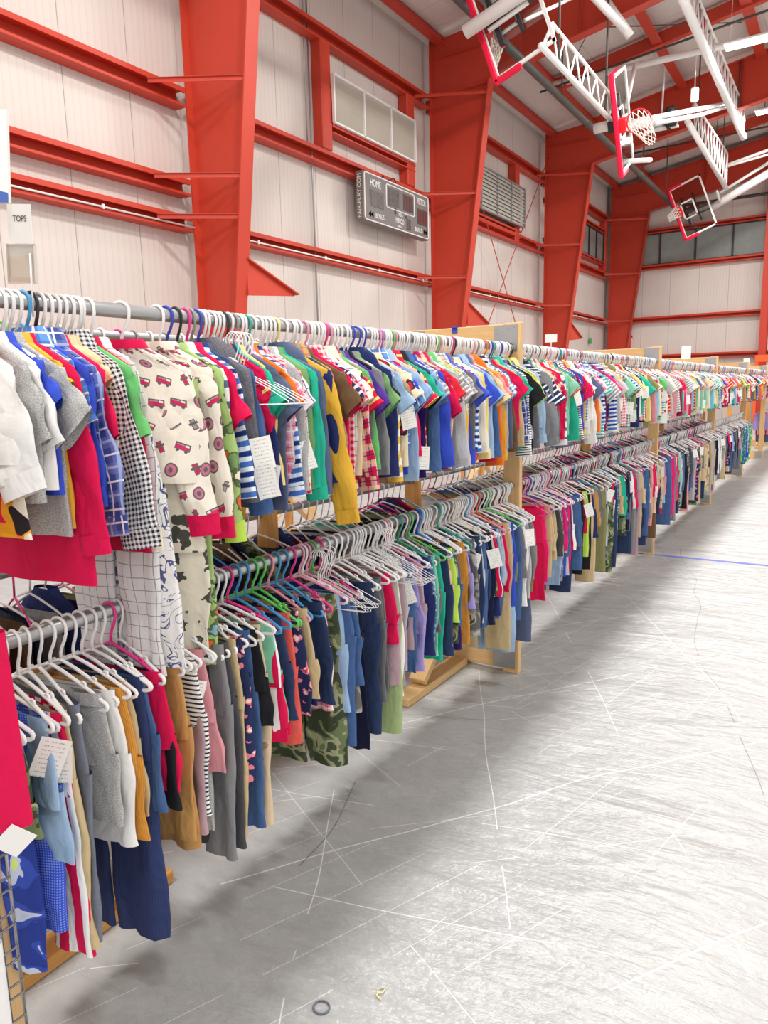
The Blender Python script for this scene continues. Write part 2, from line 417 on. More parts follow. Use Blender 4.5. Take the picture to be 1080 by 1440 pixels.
def floor_mat():
    t = NT('grey_floor_tarp', .4, .55, .1)
    o = t.coord('Object')
    big = t.noise(o, .9, 4, .55)
    a = t.noise(t.mapping(o, (1, 2.6, 1), rot=(0, 0, .9)), 5, 5, .58, .25)
    b = t.noise(t.mapping(o, (1, 3.2, 1), rot=(0, 0, -.35)), 8, 4, .58, .3)
    c = t.noise(t.mapping(o, (1.0, 1.6, 1), rot=(0, 0, .2)), 30, 3, .6, .2)
    def crease(rot, per, w, cut, seed):
        q = t.xyz(t.mapping(o, rot=(0, 0, rot)))[0]
        n = t.noise(t.mapping(o, loc=(seed, seed * 2, 0)), .55, 2)
        f = t.math('FRACT', t.math('ADD', t.math('DIVIDE', q, per), t.math('MULTIPLY', n, .3)))
        l = t.math('LESS_THAN', t.math('ABSOLUTE', t.math('SUBTRACT', f, .5)), w / per)
        return t.math('MULTIPLY', l, t.math('GREATER_THAN', t.noise(t.mapping(o, loc=(seed * 3, 0, seed)), 1.3, 2), cut))
    cr = None
    for i, (rot, per, w, cut) in enumerate(((.62, .8, .0026, .44), (-.5, .6, .0018, .5), (1.3, .5, .0016, .5), (.2, .33, .0012, .54), (-1.1, .4, .0012, .54), (.85, .24, .0012, .54), (.4, .15, .0009, .56))):
        c_ = crease(rot, per, w, cut, 3.7 * i + 1.3)
        cr = c_ if cr is None else t.math('MAXIMUM', cr, c_)
    dk = t.math('MAXIMUM', crease(-.25, 1.5, .002, .5, 31.0), crease(1.15, 1.9, .002, .5, 17.0))
    base = t.ramp(t.math('ADD', t.math('MULTIPLY', big, .5), t.math('MULTIPLY', a, .5)), [(.3, '#a6a7a6'), (.7, '#babbba')])
    lt = t.math('MULTIPLY', cr, .75)
    t.color(t.mix(t.math('MULTIPLY', dk, .6), t.mix(lt, base, lin('#f2f2f0')), lin('#4c4b4b')))
    h = t.math('ADD', t.math('ADD', t.math('MULTIPLY', a, .7), t.math('MULTIPLY', b, .5)), t.math('ADD', t.math('MULTIPLY', c, .22), t.math('MULTIPLY', lt, .12)))
    hb = t.noise(t.mapping(o, (.6, 1.9, 1), rot=(0, 0, .25)), 1.9, 3, .5, .8)
    t.bump(t.math('ADD', h, t.math('MULTIPLY', hb, 2.6)), .4, .05)
    t.put(t.b.inputs['Roughness'], t.math('ADD', t.math('MULTIPLY', c, .16), .31))
    return t.m

def glass_mat(name, tint, rough=.05, alpha=.12):
    m = bpy.data.materials.new(name); m.use_nodes = True
    nt = m.node_tree; nt.nodes.clear()
    o = nt.nodes.new('ShaderNodeOutputMaterial'); mx = nt.nodes.new('ShaderNodeMixShader')
    tr = nt.nodes.new('ShaderNodeBsdfTransparent'); gl = nt.nodes.new('ShaderNodeBsdfGlossy')
    tr.inputs[0].default_value = lin(tint); gl.inputs['Roughness'].default_value = rough; mx.inputs[0].default_value = alpha
    nt.links.new(tr.outputs[0], mx.inputs[1]); nt.links.new(gl.outputs[0], mx.inputs[2]); nt.links.new(mx.outputs[0], o.inputs[0])
    return m
M_glass = glass_mat('clear_glass', '#eef3f2'); M_acrylic = glass_mat('clear_acrylic', '#f6f4f2', .1, .1)
def emis(name, h, s):
    t = NT(name); t.color(lin(h)); t.b.inputs['Emission Color'].default_value = lin(h); t.b.inputs['Emission Strength'].default_value = s
    return t.m
M_wall_l, M_wall_f, M_ceil, M_floor = wall_mat(1), wall_mat(0), ceil_mat(), floor_mat()
M_window = plain('frosted_window_pane', '#8e938f', .25, .5, 0, .2)
M_mull = plain('dark_mullion', '#3a3030', .5)
def louvre_mat():
    t = NT('louvre_blades', .5, .4)
    z = t.xyz(t.coord('Object'))[2]
    f = t.math('FRACT', t.math('DIVIDE', z, .11))
    t.color(t.mix(t.math('MULTIPLY', t.noise(t.coord('Object'), 2.5, 3), .3), lin('#b8b0a2'), lin('#8e8474')))
    t.bump(f, .5, .03); return t.m
M_louv = louvre_mat()
#@@SETTING@@
# ------------------------------------------------------------------ camera
P_f, P_p, P_y, P_r = 1017.6, .16623, .57103, -.02317
F0 = np.array([-math.sin(P_y), math.cos(P_y), 0]); R0 = np.array([math.cos(P_y), math.sin(P_y), 0]); Zv = np.array([0, 0, 1.0])
Fv = math.cos(P_p) * F0 - math.sin(P_p) * Zv; Uv = math.sin(P_p) * F0 + math.cos(P_p) * Zv
Rv = math.cos(P_r) * R0 + math.sin(P_r) * Uv; U2 = -math.sin(P_r) * R0 + math.cos(P_r) * Uv
cd = bpy.data.cameras.new('camera'); cam = bpy.data.objects.new('camera', cd); COL.objects.link(cam)
cd.sensor_fit = 'HORIZONTAL'; cd.sensor_width = 36; cd.lens = P_f / 1080 * 36; cd.clip_end = 200; cd.clip_start = .02
mw = Matrix.Identity(4)
for i in range(3):
    mw[i][0], mw[i][1], mw[i][2] = Rv[i], U2[i], -Fv[i]
mw[2][3] = 1.52
cam.matrix_world = mw; SC.camera = cam

# ------------------------------------------------------------------ room shell
XW, YF = -8.95, 31.55
def zroof(x): return 9.47 + .169 * (x + 8.95)
def S(o, label=None, kind='structure'):
    o['kind'] = kind
    if label: o['label'] = label
    return o
m = MB(); m.add([(-9, -5, 0), (8, -5, 0), (8, YF, 0), (-9, YF, 0)], [(0, 1, 2, 3)], None, 0, False)
S(m.build('floor', M_floor), 'grey crinkled plastic sheeting covering the whole hall floor')
m = MB(); m.box((XW - .06, (YF - 5) / 2, 4.735), (.12, YF + 5, 9.47)); S(m.build('wall_left', M_wall_l), 'pale ribbed metal side wall with red girts')
m = MB(); m.add([(XW, YF, 0), (8, YF, 0), (8, YF, zroof(8)), (XW, YF, zroof(XW)), (XW, YF + .12, 0), (8, YF + .12, 0), (8, YF + .12, zroof(8)), (XW, YF + .12, zroof(XW))],
    [(0, 1, 2, 3), (7, 6, 5, 4), (0, 3, 7, 4), (1, 5, 6, 2), (3, 2, 6, 7), (0, 4, 5, 1)], None, 0, False)
S(m.build('wall_far', M_wall_f), 'pale ribbed metal end wall under a band of windows')
m = MB(); x0, x1 = XW - .12, 8
m.add([(x0, -5, zroof(x0)), (x1, -5, zroof(x1)), (x1, YF, zroof(x1)), (x0, YF, zroof(x0)), (x0, -5, zroof(x0) + .1), (x1, -5, zroof(x1) + .1), (x1, YF, zroof(x1) + .1), (x0, YF, zroof(x0) + .1)],
    [(0, 3, 2, 1), (4, 5, 6, 7), (0, 1, 5, 4), (1, 2, 6, 5), (2, 3, 7, 6), (3, 0, 4, 7)], None, 0, False)
S(m.build('ceiling', M_ceil), 'pale sloping insulated roof lining')

def xin(z): return -7.93 + .13 * (z - 3)
def cprofile(m, p0, p1, h, d, out, t=.035, lip=.07):
    """C section from p0 to p1 (its back on the wall), top at p0.z, opening towards out"""
    p0, p1 = np.array(p0, float), np.array(p1, float); out = np.array(out, float)
    pts = [(0, 0), (d, 0), (d, -lip), (d - t, -lip), (d - t, -t), (t, -t), (t, -h + t), (d - t, -h + t), (d - t, -h + lip * .5), (d, -h + lip * .5), (d, -h), (0, -h)]
    V = [p + out * a + np.array((0, 0, b)) for p in (p0, p1) for a, b in pts]
    n = len(pts); F = [(i, (i + 1) % n, n + (i + 1) % n, n + i) for i in range(n)]
    F += [(0, 1, 2, 3, 4, 5, 6, 7, 8, 9, 10, 11)[::-1], tuple(range(n, 2 * n))]
    m.add(V, F, None, 0, False)

COLY = [8.46, 16.05, 23.65, 31.25]
ORD = ['nearest', 'second', 'third', 'farthest']
for k, yc in enumerate(COLY):
    c = empty('steel_column', (0, 0, 0)); c['kind'] = 'structure'; c['label'] = '%s tapered red steel column on the side wall' % ORD[k]
    fw = .125
    w = MB(); zt = zroof(-8.7) - .12; zb = 8.22
    V = [(-8.7, 0), (-8.7, zt), (xin(zb), 9.5), (xin(zb), zb), (xin(0), 0)]
    n = 5
    w.add([(a, yc + s, b) for s in (-.008, .008) for a, b in V], [tuple(range(n)), tuple(range(2 * n - 1, n - 1, -1))] + [(i, n + i, n + (i + 1) % n, (i + 1) % n) for i in range(n)], None, 0, False)
    w.box((-7.98, yc, 8.2), (1.42, .2, .02)) ; w.box((-7.98, yc, 9.0), (1.3, .12, .014))
    w.build('column_web', M_red, c)
    w = MB(); w.box((-8.71, yc, zt / 2), (.025, 2 * fw, zt)); w.build('column_flange', M_red, c)
    w = MB(); w.add([(xin(z) + d, yc + s * fw, z) for z in (0, 8.3) for d in (0, .025) for s in (-1, 1)], [(0, 1, 5, 4), (2, 6, 7, 3), (0, 4, 6, 2), (1, 3, 7, 5), (4, 5, 7, 6), (0, 2, 3, 1)], None, 0, False)
    w.build('column_flange', M_red, c)
    # gusset that rises from the inner flange, pointing along the wall
    g = MB(); zz = 3.5; X = xin(3.2) + .03
    V = [(yc + .1, 3.52), (yc + 1.2, 3.13), (yc + 1.2, 3.09), (yc + .1, 3.0)]
    g.add([(X + s, y, z) for s in (-.01, .01) for y, z in V], [(0, 1, 2, 3), (7, 6, 5, 4)] + [(i, 4 + i, 4 + (i + 1) % 4, (i + 1) % 4) for i in range(4)], None, 0, False)
    d = np.array([0, 1.1, -.39]); 
    g.add([(X + sx, yc + .08 + (1.17 if e else 0), (3.12 if e else 3.535) + s2) for e in (0, 1) for s2 in (-.012, .012) for sx in (-.07, .07)], [(0, 1, 5, 4), (2, 6, 7, 3), (0, 4, 6, 2), (1, 3, 7, 5), (4, 5, 7, 6), (0, 2, 3, 1)], None, 0, False)
    g.build('column_gusset', M_red, c)
    for z in ([5.93, 4.66, 4.1] if k == 0 else [8.0, 5.93, 4.1]):
        b = MB(); a0 = np.array((-8.72, yc - .82, z)); a1 = np.array((xin(z), yc - .09, z)); n_ = np.array((0, 0, .03))
        dd = (a1 - a0) / np.linalg.norm(a1 - a0); pp = np.cross(dd, (0, 0, 1)) * .004
        b.add([q + s * n_ + e * pp for q in (a0, a1) for s in (-1, 1) for e in (-1, 1)], [(0, 1, 3, 2), (4, 6, 7, 5), (0, 4, 5, 1), (2, 3, 7, 6), (0, 2, 6, 4), (1, 5, 7, 3)], None, 0, False)
        b.add([q + np.array((0, 0, .03)) + e * n_ * .1 + s * np.cross(dd, (0, 0, 1)) * .03 for q in (a0, a1) for s in (-1, 1) for e in (-1, 1)], [(0, 1, 3, 2), (4, 6, 7, 5), (0, 4, 5, 1), (2, 3, 7, 6), (0, 2, 6, 4), (1, 5, 7, 3)], None, 0, False)
        b.build('flange_brace', M_red, c)
    r = empty('steel_rafter'); r['kind'] = 'structure'; r['label'] = '%s red steel roof beam above its wall column' % ORD[k]
    xa, xb = xin(zb), 8.0
    bot = lambda x: 8.27 + .175 * (x + 7.3); top = lambda x: zroof(x) - .22
    w = MB(); V = [(xa, bot(xa)), (xa, top(xa)), (xb, top(xb)), (xb, bot(xb))]
    w.add([(a, yc + s, b) for s in (-.008, .008) for a, b in V], [(0, 1, 2, 3), (7, 6, 5, 4)] + [(i, 4 + i, 4 + (i + 1) % 4, (i + 1) % 4) for i in range(4)], None, 0, False)
    for xs in (-5.2, -3.1, -1.0, 1.5): w.box((xs, yc, (bot(xs) + top(xs)) / 2), (.014, .16, top(xs) - bot(xs) - .01))
    w.build('rafter_web', M_red, r)
    for fn in (bot, top):
        w = MB(); w.add([(x, yc + s * fw, fn(x) + d) for x in (xa, xb) for d in (-.012, .012) for s in (-1, 1)], [(0, 1, 3, 2), (4, 6, 7, 5), (0, 4, 5, 1), (2, 3, 7, 6), (0, 2, 6, 4), (1, 5, 7, 3)], None, 0, False)
        w.build('rafter_flange', M_red, r)
# purlins and struts
for i, (x, wd, h) in enumerate(((-8.5, .2, .24), (-7.35, .28, .3), (-4.72, .24, .3), (-2.75, .26, .3), (-.2, .24, .3), (2.6, .24, .3))):
    m = MB(); z = zroof(x) - .03 - h / 2
    m.box((x, (YF - 1) / 2, z), (.02, YF + 1, h)); m.box((x + wd / 4, (YF - 1) / 2, z - h / 2), (wd, YF + 1, .02)); m.box((x - wd / 4, (YF - 1) / 2, z + h / 2), (wd * .6, YF + 1, .02))
    S(m.build('roof_purlin', M_red), 'long red roof purlin, number %s out from the side wall' % ['one', 'two', 'three', 'four', 'five', 'six'][i])
for y in (12.5, 20.38, 28.9):
    m = MB(); xa, xb = -7.3, 6
    m.add([(x, y + s * .09, zroof(x) - .1 + d) for x in (xa, xb) for d in (-.3, 0) for s in (-1, 1)], [(0, 1, 3, 2), (4, 6, 7, 5), (0, 4, 5, 1), (2, 3, 7, 6), (0, 2, 6, 4), (1, 5, 7, 3)], None, 0, False)
    S(m.build('roof_strut', M_red), 'red cross strut under the roof lining between purlins')
# girts
gi = 0
bays = [(-4, 8.34), (8.58, 15.93), (16.17, 23.53), (23.77, 31.1)]
for k, (ya, yb) in enumerate(bays):
    for z, h in ((4.22, .225), (6.05, .27), (4.75, .235) if k == 0 else (8.23, .28), (2.3, .2)):
        m = MB(); cprofile(m, (XW + .005, ya, z), (XW + .005, yb, z), h, .225, (1, 0, 0))
        S(m.build('wall_girt', M_red), '%s bay red girt along the side wall at %s metres' % (ORD[k], {4.22: 'four', 6.05: 'six', 4.75: 'nearly five', 8.23: 'eight', 2.3: 'two'}[z]))
for z, h in ((7.62, .18), (6.24, .18), (4.22, .2), (2.7, .2)):
    for xa, xb in ((-8.6, -3.05), (-2.8, 4)):
        m = MB(); cprofile(m, (xa, YF - .005, z), (xb, YF - .005, z), h, .22, (0, -1, 0))
        S(m.build('wall_girt', M_red), 'red girt across the end wall')
for x in (-2.93, 4.1):
    m = MB(); m.box((x, YF - .35, 4.6), (.025, .5, 9.2)); m.box((x, YF - .6, 4.6), (.25, .02, 9.2)); m.box((x, YF - .1, 4.6), (.25, .02, 9.2))
    S(m.build('end_wall_column', M_red), 'red column standing against the end wall')
# jambs and sills
def vjamb(name, y0, y1, z0, z1, lab):
    m = MB(); m.box((XW + .125, (y0 + y1) / 2, (z0 + z1) / 2), (.24, y1 - y0, z1 - z0), bev=.02); S(m.build(name, M_red), lab)
vjamb('louvre_jamb', 11.75, 12.05, 6.06, 7.98, 'red upright left of the nearer wall louvre')
vjamb('louvre_jamb', 14.88, 15.2, 6.06, 7.98, 'red upright right of the nearer wall louvre')
vjamb('louvre_jamb', 21.1, 21.4, 5.8, 7.98, 'red upright beside the farther wall louvre')
vjamb('window_jamb', 30.35, 30.62, 6.06, 7.98, 'red upright beside the side wall window')
for ya, yb, z, h in ((12.05, 15.2, 6.56, .16), (16.17, 21.5, 6.14, .2), (24, 30.4, 6.38, .12), (24, 30.4, 7.62, .16)):
    m = MB(); cprofile(m, (XW + .005, ya, z), (XW + .005, yb, z), h, .25, (1, 0, 0), lip=.05); S(m.build('opening_sill', M_red), 'red sill channel framing a side wall opening')

def louvre(name, y0, y1, z0, z1, x, n, slats, fm, lab, kindmat):
    t = empty(name, (x, (y0 + y1) / 2, z0)); tag(t, lab, 'louvre')
    W, H = y1 - y0, z1 - z0; f = MB(); e = .035
    for yy in [-W / 2] + [-W / 2 + W * i / n for i in range(1, n)] + [W / 2]: f.box((0, yy, H / 2), (.06, e, H))
    for zz in (0, H): f.box((0, 0, zz), (.06, W, e))
    f.build('louvre_frame', fm, t)
    for i in range(n):
        b = MB(); yc = -W / 2 + W * (i + .5) / n; w = W / n - e
        if slats:
            ns = 11
            for q in range(ns):
                z = H * (q + .5) / ns
                b.add([(dx, yc + s * w / 2, z + dz) for dx, dz in ((-.03, .06), (.02, -.04), (.012, -.046), (-.038, .054)) for s in (-1, 1)], [(0, 1, 3, 2), (2, 3, 5, 4), (4, 5, 7, 6), (6, 7, 1, 0)], None, 0, False)
        else: b.box((-.02, yc, H / 2), (.02, w, H - e))
        b.build('louvre_panel', kindmat, t)
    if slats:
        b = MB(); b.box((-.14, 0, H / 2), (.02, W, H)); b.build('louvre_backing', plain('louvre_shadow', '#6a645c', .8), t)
louvre('wall_louvre', 12.05, 15.12, 6.58, 7.43, -8.66, 3, False, M_white, 'long pale three panel wall louvre in a white frame above the scoreboard', M_louv)
louvre('wall_louvre', 18.5, 21.5, 6.22, 7.3, -8.6, 3, True, M_steel, 'grey slatted wall louvre beyond the second red column', plain('grey_slats', '#c3bfb6', .45, .4))
# windows
def window(name, p0, p1, z0, z1, n, out, lab, ofs=0):
    p0, p1 = np.array(p0), np.array(p1); d = p1 - p0; L = np.linalg.norm(d); d /= L; o = np.array(out)
    t = empty(name, tuple((p0 + p1) / 2 + np.array((0, 0, z0)))); t['kind'] = 'structure'; t['label'] = lab
    M = Matrix(((d[0], o[0], 0), (d[1], o[1], 0), (0, 0, 1)))
    def bx(m, a, z, w, h, dep, y): m.box(tuple(d * a + o * y + np.array((0, 0, z))), (w, dep, h), M)
    for i in range(n):
        g = MB(); bx(g, -L / 2 + L * (i + .5) / n, (z1 - z0) / 2, L / n - .04, z1 - z0 - .04, .02, .06); g.build('window_pane', M_window, t)
    f = MB()
    for i in range(n + 1): bx(f, -L / 2 + L * i / n, (z1 - z0) / 2, .06, z1 - z0, .06, .09)
    for z in (0, z1 - z0): bx(f, 0, z, L, .07, .06, .09)
    f.build('window_mullion', M_mull, t)
window('window_1', (-8.15, YF - .02, 0), (-4.16 + 1.3, YF - .02, 0), 6.24, 7.44, 4, (0, -1, 0), 'band of four grey frosted panes high in the end wall')
window('window_2', (XW + .1, 26.5, 0), (XW + .1, 30.3, 0), 6.38, 7.46, 4, (1, 0, 0), 'small grey frosted window high in the side wall near the corner')
# conduits, bracing rods, pipes
for k, (ya, yb) in enumerate(bays):
    m = MB(); m.tube([(-8.7, ya, 4.055), (-8.7, yb, 4.055)], .014, 6)
    for y in np.arange(ya + 1.2, yb, 1.9): m.box((-8.7, y, 4.06), (.03, .03, .06))
    tag(m.build('electrical_conduit', M_white), '%s run of thin white conduit under the lower red wall girt' % ORD[k], 'conduit', 'conduits along the side wall')
m = MB(); m.tube([(-8.9, 11.62, 2.2), (-8.9, 11.62, 9.3)], .016, 6); m.tube([(-8.9, 11.5, 6.1), (-8.9, 11.5, 9.3)], .012, 6)
tag(m.build('electrical_conduit', M_steel), 'thin vertical grey conduit on the wall left of the pale louvre', 'conduit')
m = MB(); m.tube([(-8.6, 16.2, 9.1), (-8.6, 18.284, 6.582), (-8.6, 21.8, 2.3)], .014, 6); tag(m.build('bracing_rod', M_red), 'thin red bracing rod sloping down away from the second column', 'rod')
m = MB(); m.tube([(-8.6, 23.5, 8.68), (-8.6, 18.2, 2.4)], .014, 6); tag(m.build('bracing_rod', M_red), 'thin red bracing rod sloping down from the third column top', 'rod')
m = MB(); m.tube([(-6, 2, 7.95), (-6, 13.5, 7.95), (-6, 22.5, 7.95), (-6, 31.4, 7.98)], .085, 12)
for y in (8, 13.5, 19, 24.5): m.tube([(-6, y, 7.95), (-6, y + .12, 7.95)], .1, 12)
tag(m.build('overhead_pipe', M_dpipe), 'long dark grey pipe running under the roof beams to the end wall', 'pipe')
for y in (9.5, 13.6, 17.2, 20.7, 24.8, 28.2):
    m = MB(); m.tube([(-6, y, 8.02), (-6, y, zroof(-6) - .05)], .018, 6); tag(m.build('pipe_hanger_rod', M_dpipe), 'thin dark rod holding the overhead pipe to the roof', 'rod', 'rods holding up the overhead pipe')
m = MB(); m.tube([(-7.2, 28.0, 9.62), (6, 28.0, 9.75)], .03, 8)
for x in (-6.75, -4.4, -3.0): m.tube([(x, 28, 9.65), (x, 28, zroof(x) - .02)], .012, 6)
tag(m.build('sprinkler_pipe', M_dpipe), 'thin dark pipe crossing the roof in front of the last beam', 'pipe')
m = MB(); m.tube([(-7.2, 19.0, 8.9), (6, 19.0, 10.2)], .028, 8); tag(m.build('sprinkler_pipe', M_dpipe), 'thin dark pipe crossing the roof behind the middle hoop', 'pipe')
m = MB(); m.tube([(-6.0, 30.9, 8.24), (6, 30.9, 8.2)], .06, 8); tag(m.build('overhead_pipe', M_dpipe), 'dark pipe across the top of the end wall', 'pipe')
m = MB(); m.tube([(-7.2, 20.6, 9.6), (-4.7, 16.6, 9.75)], .013, 6); tag(m.build('bracing_rod', M_dpipe), 'dark diagonal roof rod leaning towards the near beam', 'rod')
m = MB(); m.tube([(-7.2, 16.6, 9.45), (-2.9, 21.2, 10.2)], .013, 6); tag(m.build('bracing_rod', M_dpipe), 'dark diagonal roof rod crossing the other one', 'rod')
m = MB(); m.box((-8.86, 29.22, 3.27), (.07, .16, .22), bev=.015); m.tube([(-8.9, 29.22, 3.38), (-8.9, 29.22, 4.0)], .01, 6)
tag(m.build('alarm_box', plain('green_box', '#3fae72', .5)), 'small green box on the side wall below the third gusset', 'box')
m = MB(); m.box((-2.2, 30.2, 2.36), (1.75, .12, .26), bev=.02); m.box((-1.35, 30.2, 1.2), (.1, .1, 2.4)); m.box((-3.0, 30.2, 1.2), (.1, .1, 2.4))
tag(m.build('goal_frame', plain('orange_paint', '#f5672a', .5)), 'bright orange frame standing by the end wall', 'frame')

# scoreboard
sb = empty('scoreboard', (-8.5, 14.09, 4.92)); tag(sb, 'dark grey electronic scoreboard reading HOME and VISITOR on the side wall', 'scoreboard')
SW, SH = 2.68, .95
m = MB(); m.box((-.1, 0, SH / 2), (.2, SW, SH), bev=.02); m.build('cabinet', plain('scoreboard_grey', '#77726f', .5), sb)
def rrect_tube(m, x, yc, zc, w, h, r, t):
    pts = []
    for cx, cz, a0 in ((w / 2 - r, h / 2 - r, 0), (-w / 2 + r, h / 2 - r, 90), (-w / 2 + r, -h / 2 + r, 180), (w / 2 - r, -h / 2 + r, 270)):
        for k in range(5):
            a = R_(a0 + k * 22.5); pts.append((x, yc + cx + r * math.cos(a), zc + cz + r * math.sin(a)))
    m.tube(pts, t, 6, closed=True)
m = MB(); rrect_tube(m, .003, 0, SH / 2, SW - .06, SH - .05, .06, .014); m.build('border_line', M_white, sb)
m = MB(); rrect_tube(m, .003, .09, .63, 1.16, .46, .05, .012); m.build('clock_border', M_white, sb)
def text(body, loc, size, mat, parent, cols, sx=1.0, name='lettering', align='CENTER', ex=.0015):
    c = bpy.data.curves.new(name, 'FONT'); c.body = body; c.size = size; c.align_x = align; c.align_y = 'CENTER'; c.extrude = ex
    o = bpy.data.objects.new(name, c); COL.objects.link(o); c.materials.append(mat); o.parent = parent
    M = Matrix.Identity(4)
    for j, v in enumerate(cols):
        for i in range(3): M[i][j] = v[i] * (sx if j == 0 else 1)
    for i in range(3): M[i][3] = loc[i]
    o.matrix_local = M
    bpy.context.view_layer.update()
    me = bpy.data.meshes.new_from_object(o.evaluated_get(bpy.context.evaluated_depsgraph_get())); me.name = name
    if not me.materials: me.materials.append(mat)
    q = bpy.data.objects.new(name, me); COL.objects.link(q); q.parent = parent; q.matrix_local = M
    bpy.data.objects.remove(o)
    return q
FX = ((0, 1, 0), (0, 0, 1), (1, 0, 0))
for b, y, z, s, sx in (('HOME', -.9, .76, .2, .72), ('VISITOR', .985, .77, .19, .6), ('BONUS', -.76, .15, .14, .72), ('BONUS', .86, .15, .14, .72), ('POSS', .08, .33, .09, .8), ('PERIOD', .04, .2, .15, .68), ('FAIR-PLAY', .04, .09, .05, .9)):
    text(b, (.006, y, z), s, M_white, sb, FX, sx)
text('FAIR-PLAY.COM', (-.1, -SW / 2 - .006, SH / 2), .125, M_white, sb, ((0, 0, 1), (-1, 0, 0), (0, -1, 0)), .95)
M_dig = plain('unlit_digit_panel', '#4f4a47', .35, .5); M_seg = plain('unlit_segment', '#6b625e', .4); M_rseg = plain('red_segment', '#7a2f30', .4)
SEG = [(0, 1, 1, 0), (0, 0, 1, 0), (0, -1, 1, 0), (-.5, .5, 0, 1), (.5, .5, 0, 1), (-.5, -.5, 0, 1), (.5, -.5, 0, 1)]
for y, z, w, h, nd, sm in ((-.86, .47, .52, .32, 2, M_seg), (-.2, .63, .44, .34, 2, M_seg), (.41, .63, .42, .34, 2, M_rseg), (1.02, .45, .44, .33, 2, M_rseg), (.42, .2, .17, .22, 1, M_seg)):
    m = MB(); m.box((.003, y, z), (.008, w, h)); p = m.build('digit_panel', M_dig, sb)
    dw = w / nd * .5; dh = h * .38
    for k in range(nd):
        m = MB()
        yc = y - w / 2 + w * (k + .5) / nd
        for a, b, hz, vt in SEG:
            m.box((.009, yc + a * dw, z + b * dh), (.006, dw * .8 if hz else .03, .03 if hz else dh * .8))
        m.build('digit_segments', sm, p)
for y, sgn in ((-1.13, -1), (1.13, 1)):
    m = MB()
    for k in range(2):
        yy = y + k * .09
        m.add([(.007, yy + sgn * .045, .15), (.007, yy - sgn * .04, .21), (.007, yy - sgn * .04, .09)], [(0, 1, 2), (2, 1, 0)], None, 0, False)
    m.build('bonus_arrows', M_rseg, sb)
m = MB(); m.box((.006, -.14, .38), (.006, .06, .12)); m.box((.006, .3, .33), (.006, .05, .05)); m.build('possession_lamps', M_black, sb)
cb = MB(); cb.tube([(-.1, -.5, SH), (-.1, -.45, SH + .1), (-.1, -.35, SH + .03), (-.1, -.2, SH + .05), (-.1, -.1, SH + .1), (-.1, .0, SH + .13), (-.1, .08, SH + .07), (-.1, .02, SH)], .012, 6); cb.build('power_cable', M_black, sb)

# ------------------------------------------------------------------ basketball hoops
def net_curves(mb, c, n, u, w, R, down, L):
    """cord lattice from a rim circle (centre c, axes u,w) that gathers along down"""
    K, Q = 12, 5
    P = [[None] * K for _ in range(Q + 1)]
    for q in range(Q + 1):
        f = q / Q; r = R * (1 - .5 * f ** .8)
        for k in range(K):
            a = 2 * PI * (k + .5 * (q % 2)) / K
            P[q][k] = c + (u * math.cos(a) + w * math.sin(a)) * r + down * (L * f)
    for q in range(Q):
        for k in range(K):
            k2 = (k + (1 if q % 2 else -1)) % K
            mb.tube([P[q][k], P[q + 1][k]], .008, 4, caps=False); mb.tube([P[q][k], P[q + 1][k2]], .008, 4, caps=False)
def hoop(c, u, v, lab, netdir):
    c, u, v = [np.array(x, float) for x in (c, u, v)]
    u /= np.linalg.norm(u); v -= u * (u @ v); v /= np.linalg.norm(v); n = np.cross(u, v)
    t = empty('basketball_hoop', (0, 0, 0)); t.location = c; tag(t, lab, 'basketball hoop')
    M = Matrix(((u[0], v[0], n[0]), (u[1], v[1], n[1]), (u[2], v[2], n[2])))
    def bx(m, a, b, d, w, h, dep): m.box(tuple(u * a + v * b + n * d), (w, h, dep), M)
    W, H = 1.83, 1.07
    m = MB(); bx(m, 0, 0, 0, W, H, .012); m.build('backboard_glass', M_glass, t)
    m = MB(); e = .055
    for s in (-1, 1): bx(m, s * (W - e) / 2, 0, 0, e, H, .04); bx(m, 0, s * (H - e) / 2, 0, W, e, .04)
    m.build('backboard_border', M_white, t)
    m = MB()
    for s in (-1, 1): bx(m, s * .28, -.13, .004, .05, .46, .02); bx(m, 0, -.13 + s * .205, .004, .61, .05, .02)
    m.build('target_square', M_white, t)
    m = MB(); pb = .05
    m.box(tuple(v * (-H / 2 - pb * .3)), (W + .1, .1, .1), M, bev=.025)
    for s in (-1, 1): m.box(tuple(u * s * (W / 2 + pb * .25) + v * (-H / 2 + .2)), (.1, .5, .1), M, bev=.025)
    m.build('backboard_pad', M_pad, t)
    rc = v * (-H / 2 + .15) + n * .4
    m = MB(); bx(m, 0, -H / 2 + .13, .08, .26, .14, .16)
    m.tube([rc + (u * math.cos(a) + n * math.sin(a)) * .23 for a in np.linspace(0, 2 * PI, 24, endpoint=False)], .013, 8, closed=True)
    for s in (-1, 1): m.tube([u * s * .1 + v * (-H / 2 + .08) + n * .12, u * s * .18 + v * (-H / 2 + .15) + n * .27], .012, 6)
    m.build('rim', M_rim, t)
    m = MB(); d = np.array(netdir, float); d /= np.linalg.norm(d); net_curves(m, rc, n, u, n, .22, d, .42); m.build('net', M_net, t)
    m = MB(); bx(m, 0, -.1, -.14, .2, .62, .14); bx(m, 0, -.25, -.08, 1.0, .08, .08); bx(m, 0, .12, -.08, 1.0, .06, .06)
    m.build('mount_bracket', M_black, t)
    return t, u, v, n
def struts(parent, name, mat, segs, n=10):
    l = np.array(parent.location)
    for a, b, r in segs:
        m = MB(); m.tube([np.array(a) - l, np.array(b) - l], r, n); m.build(name, mat, parent)
hA = hoop((-5.14, 12.1, 7.6), (-.34, 0, .94), (.94, 0, .34), 'folded glass basketball backboard highest and nearest, seen from behind', (-.3, .2, -1))[0]
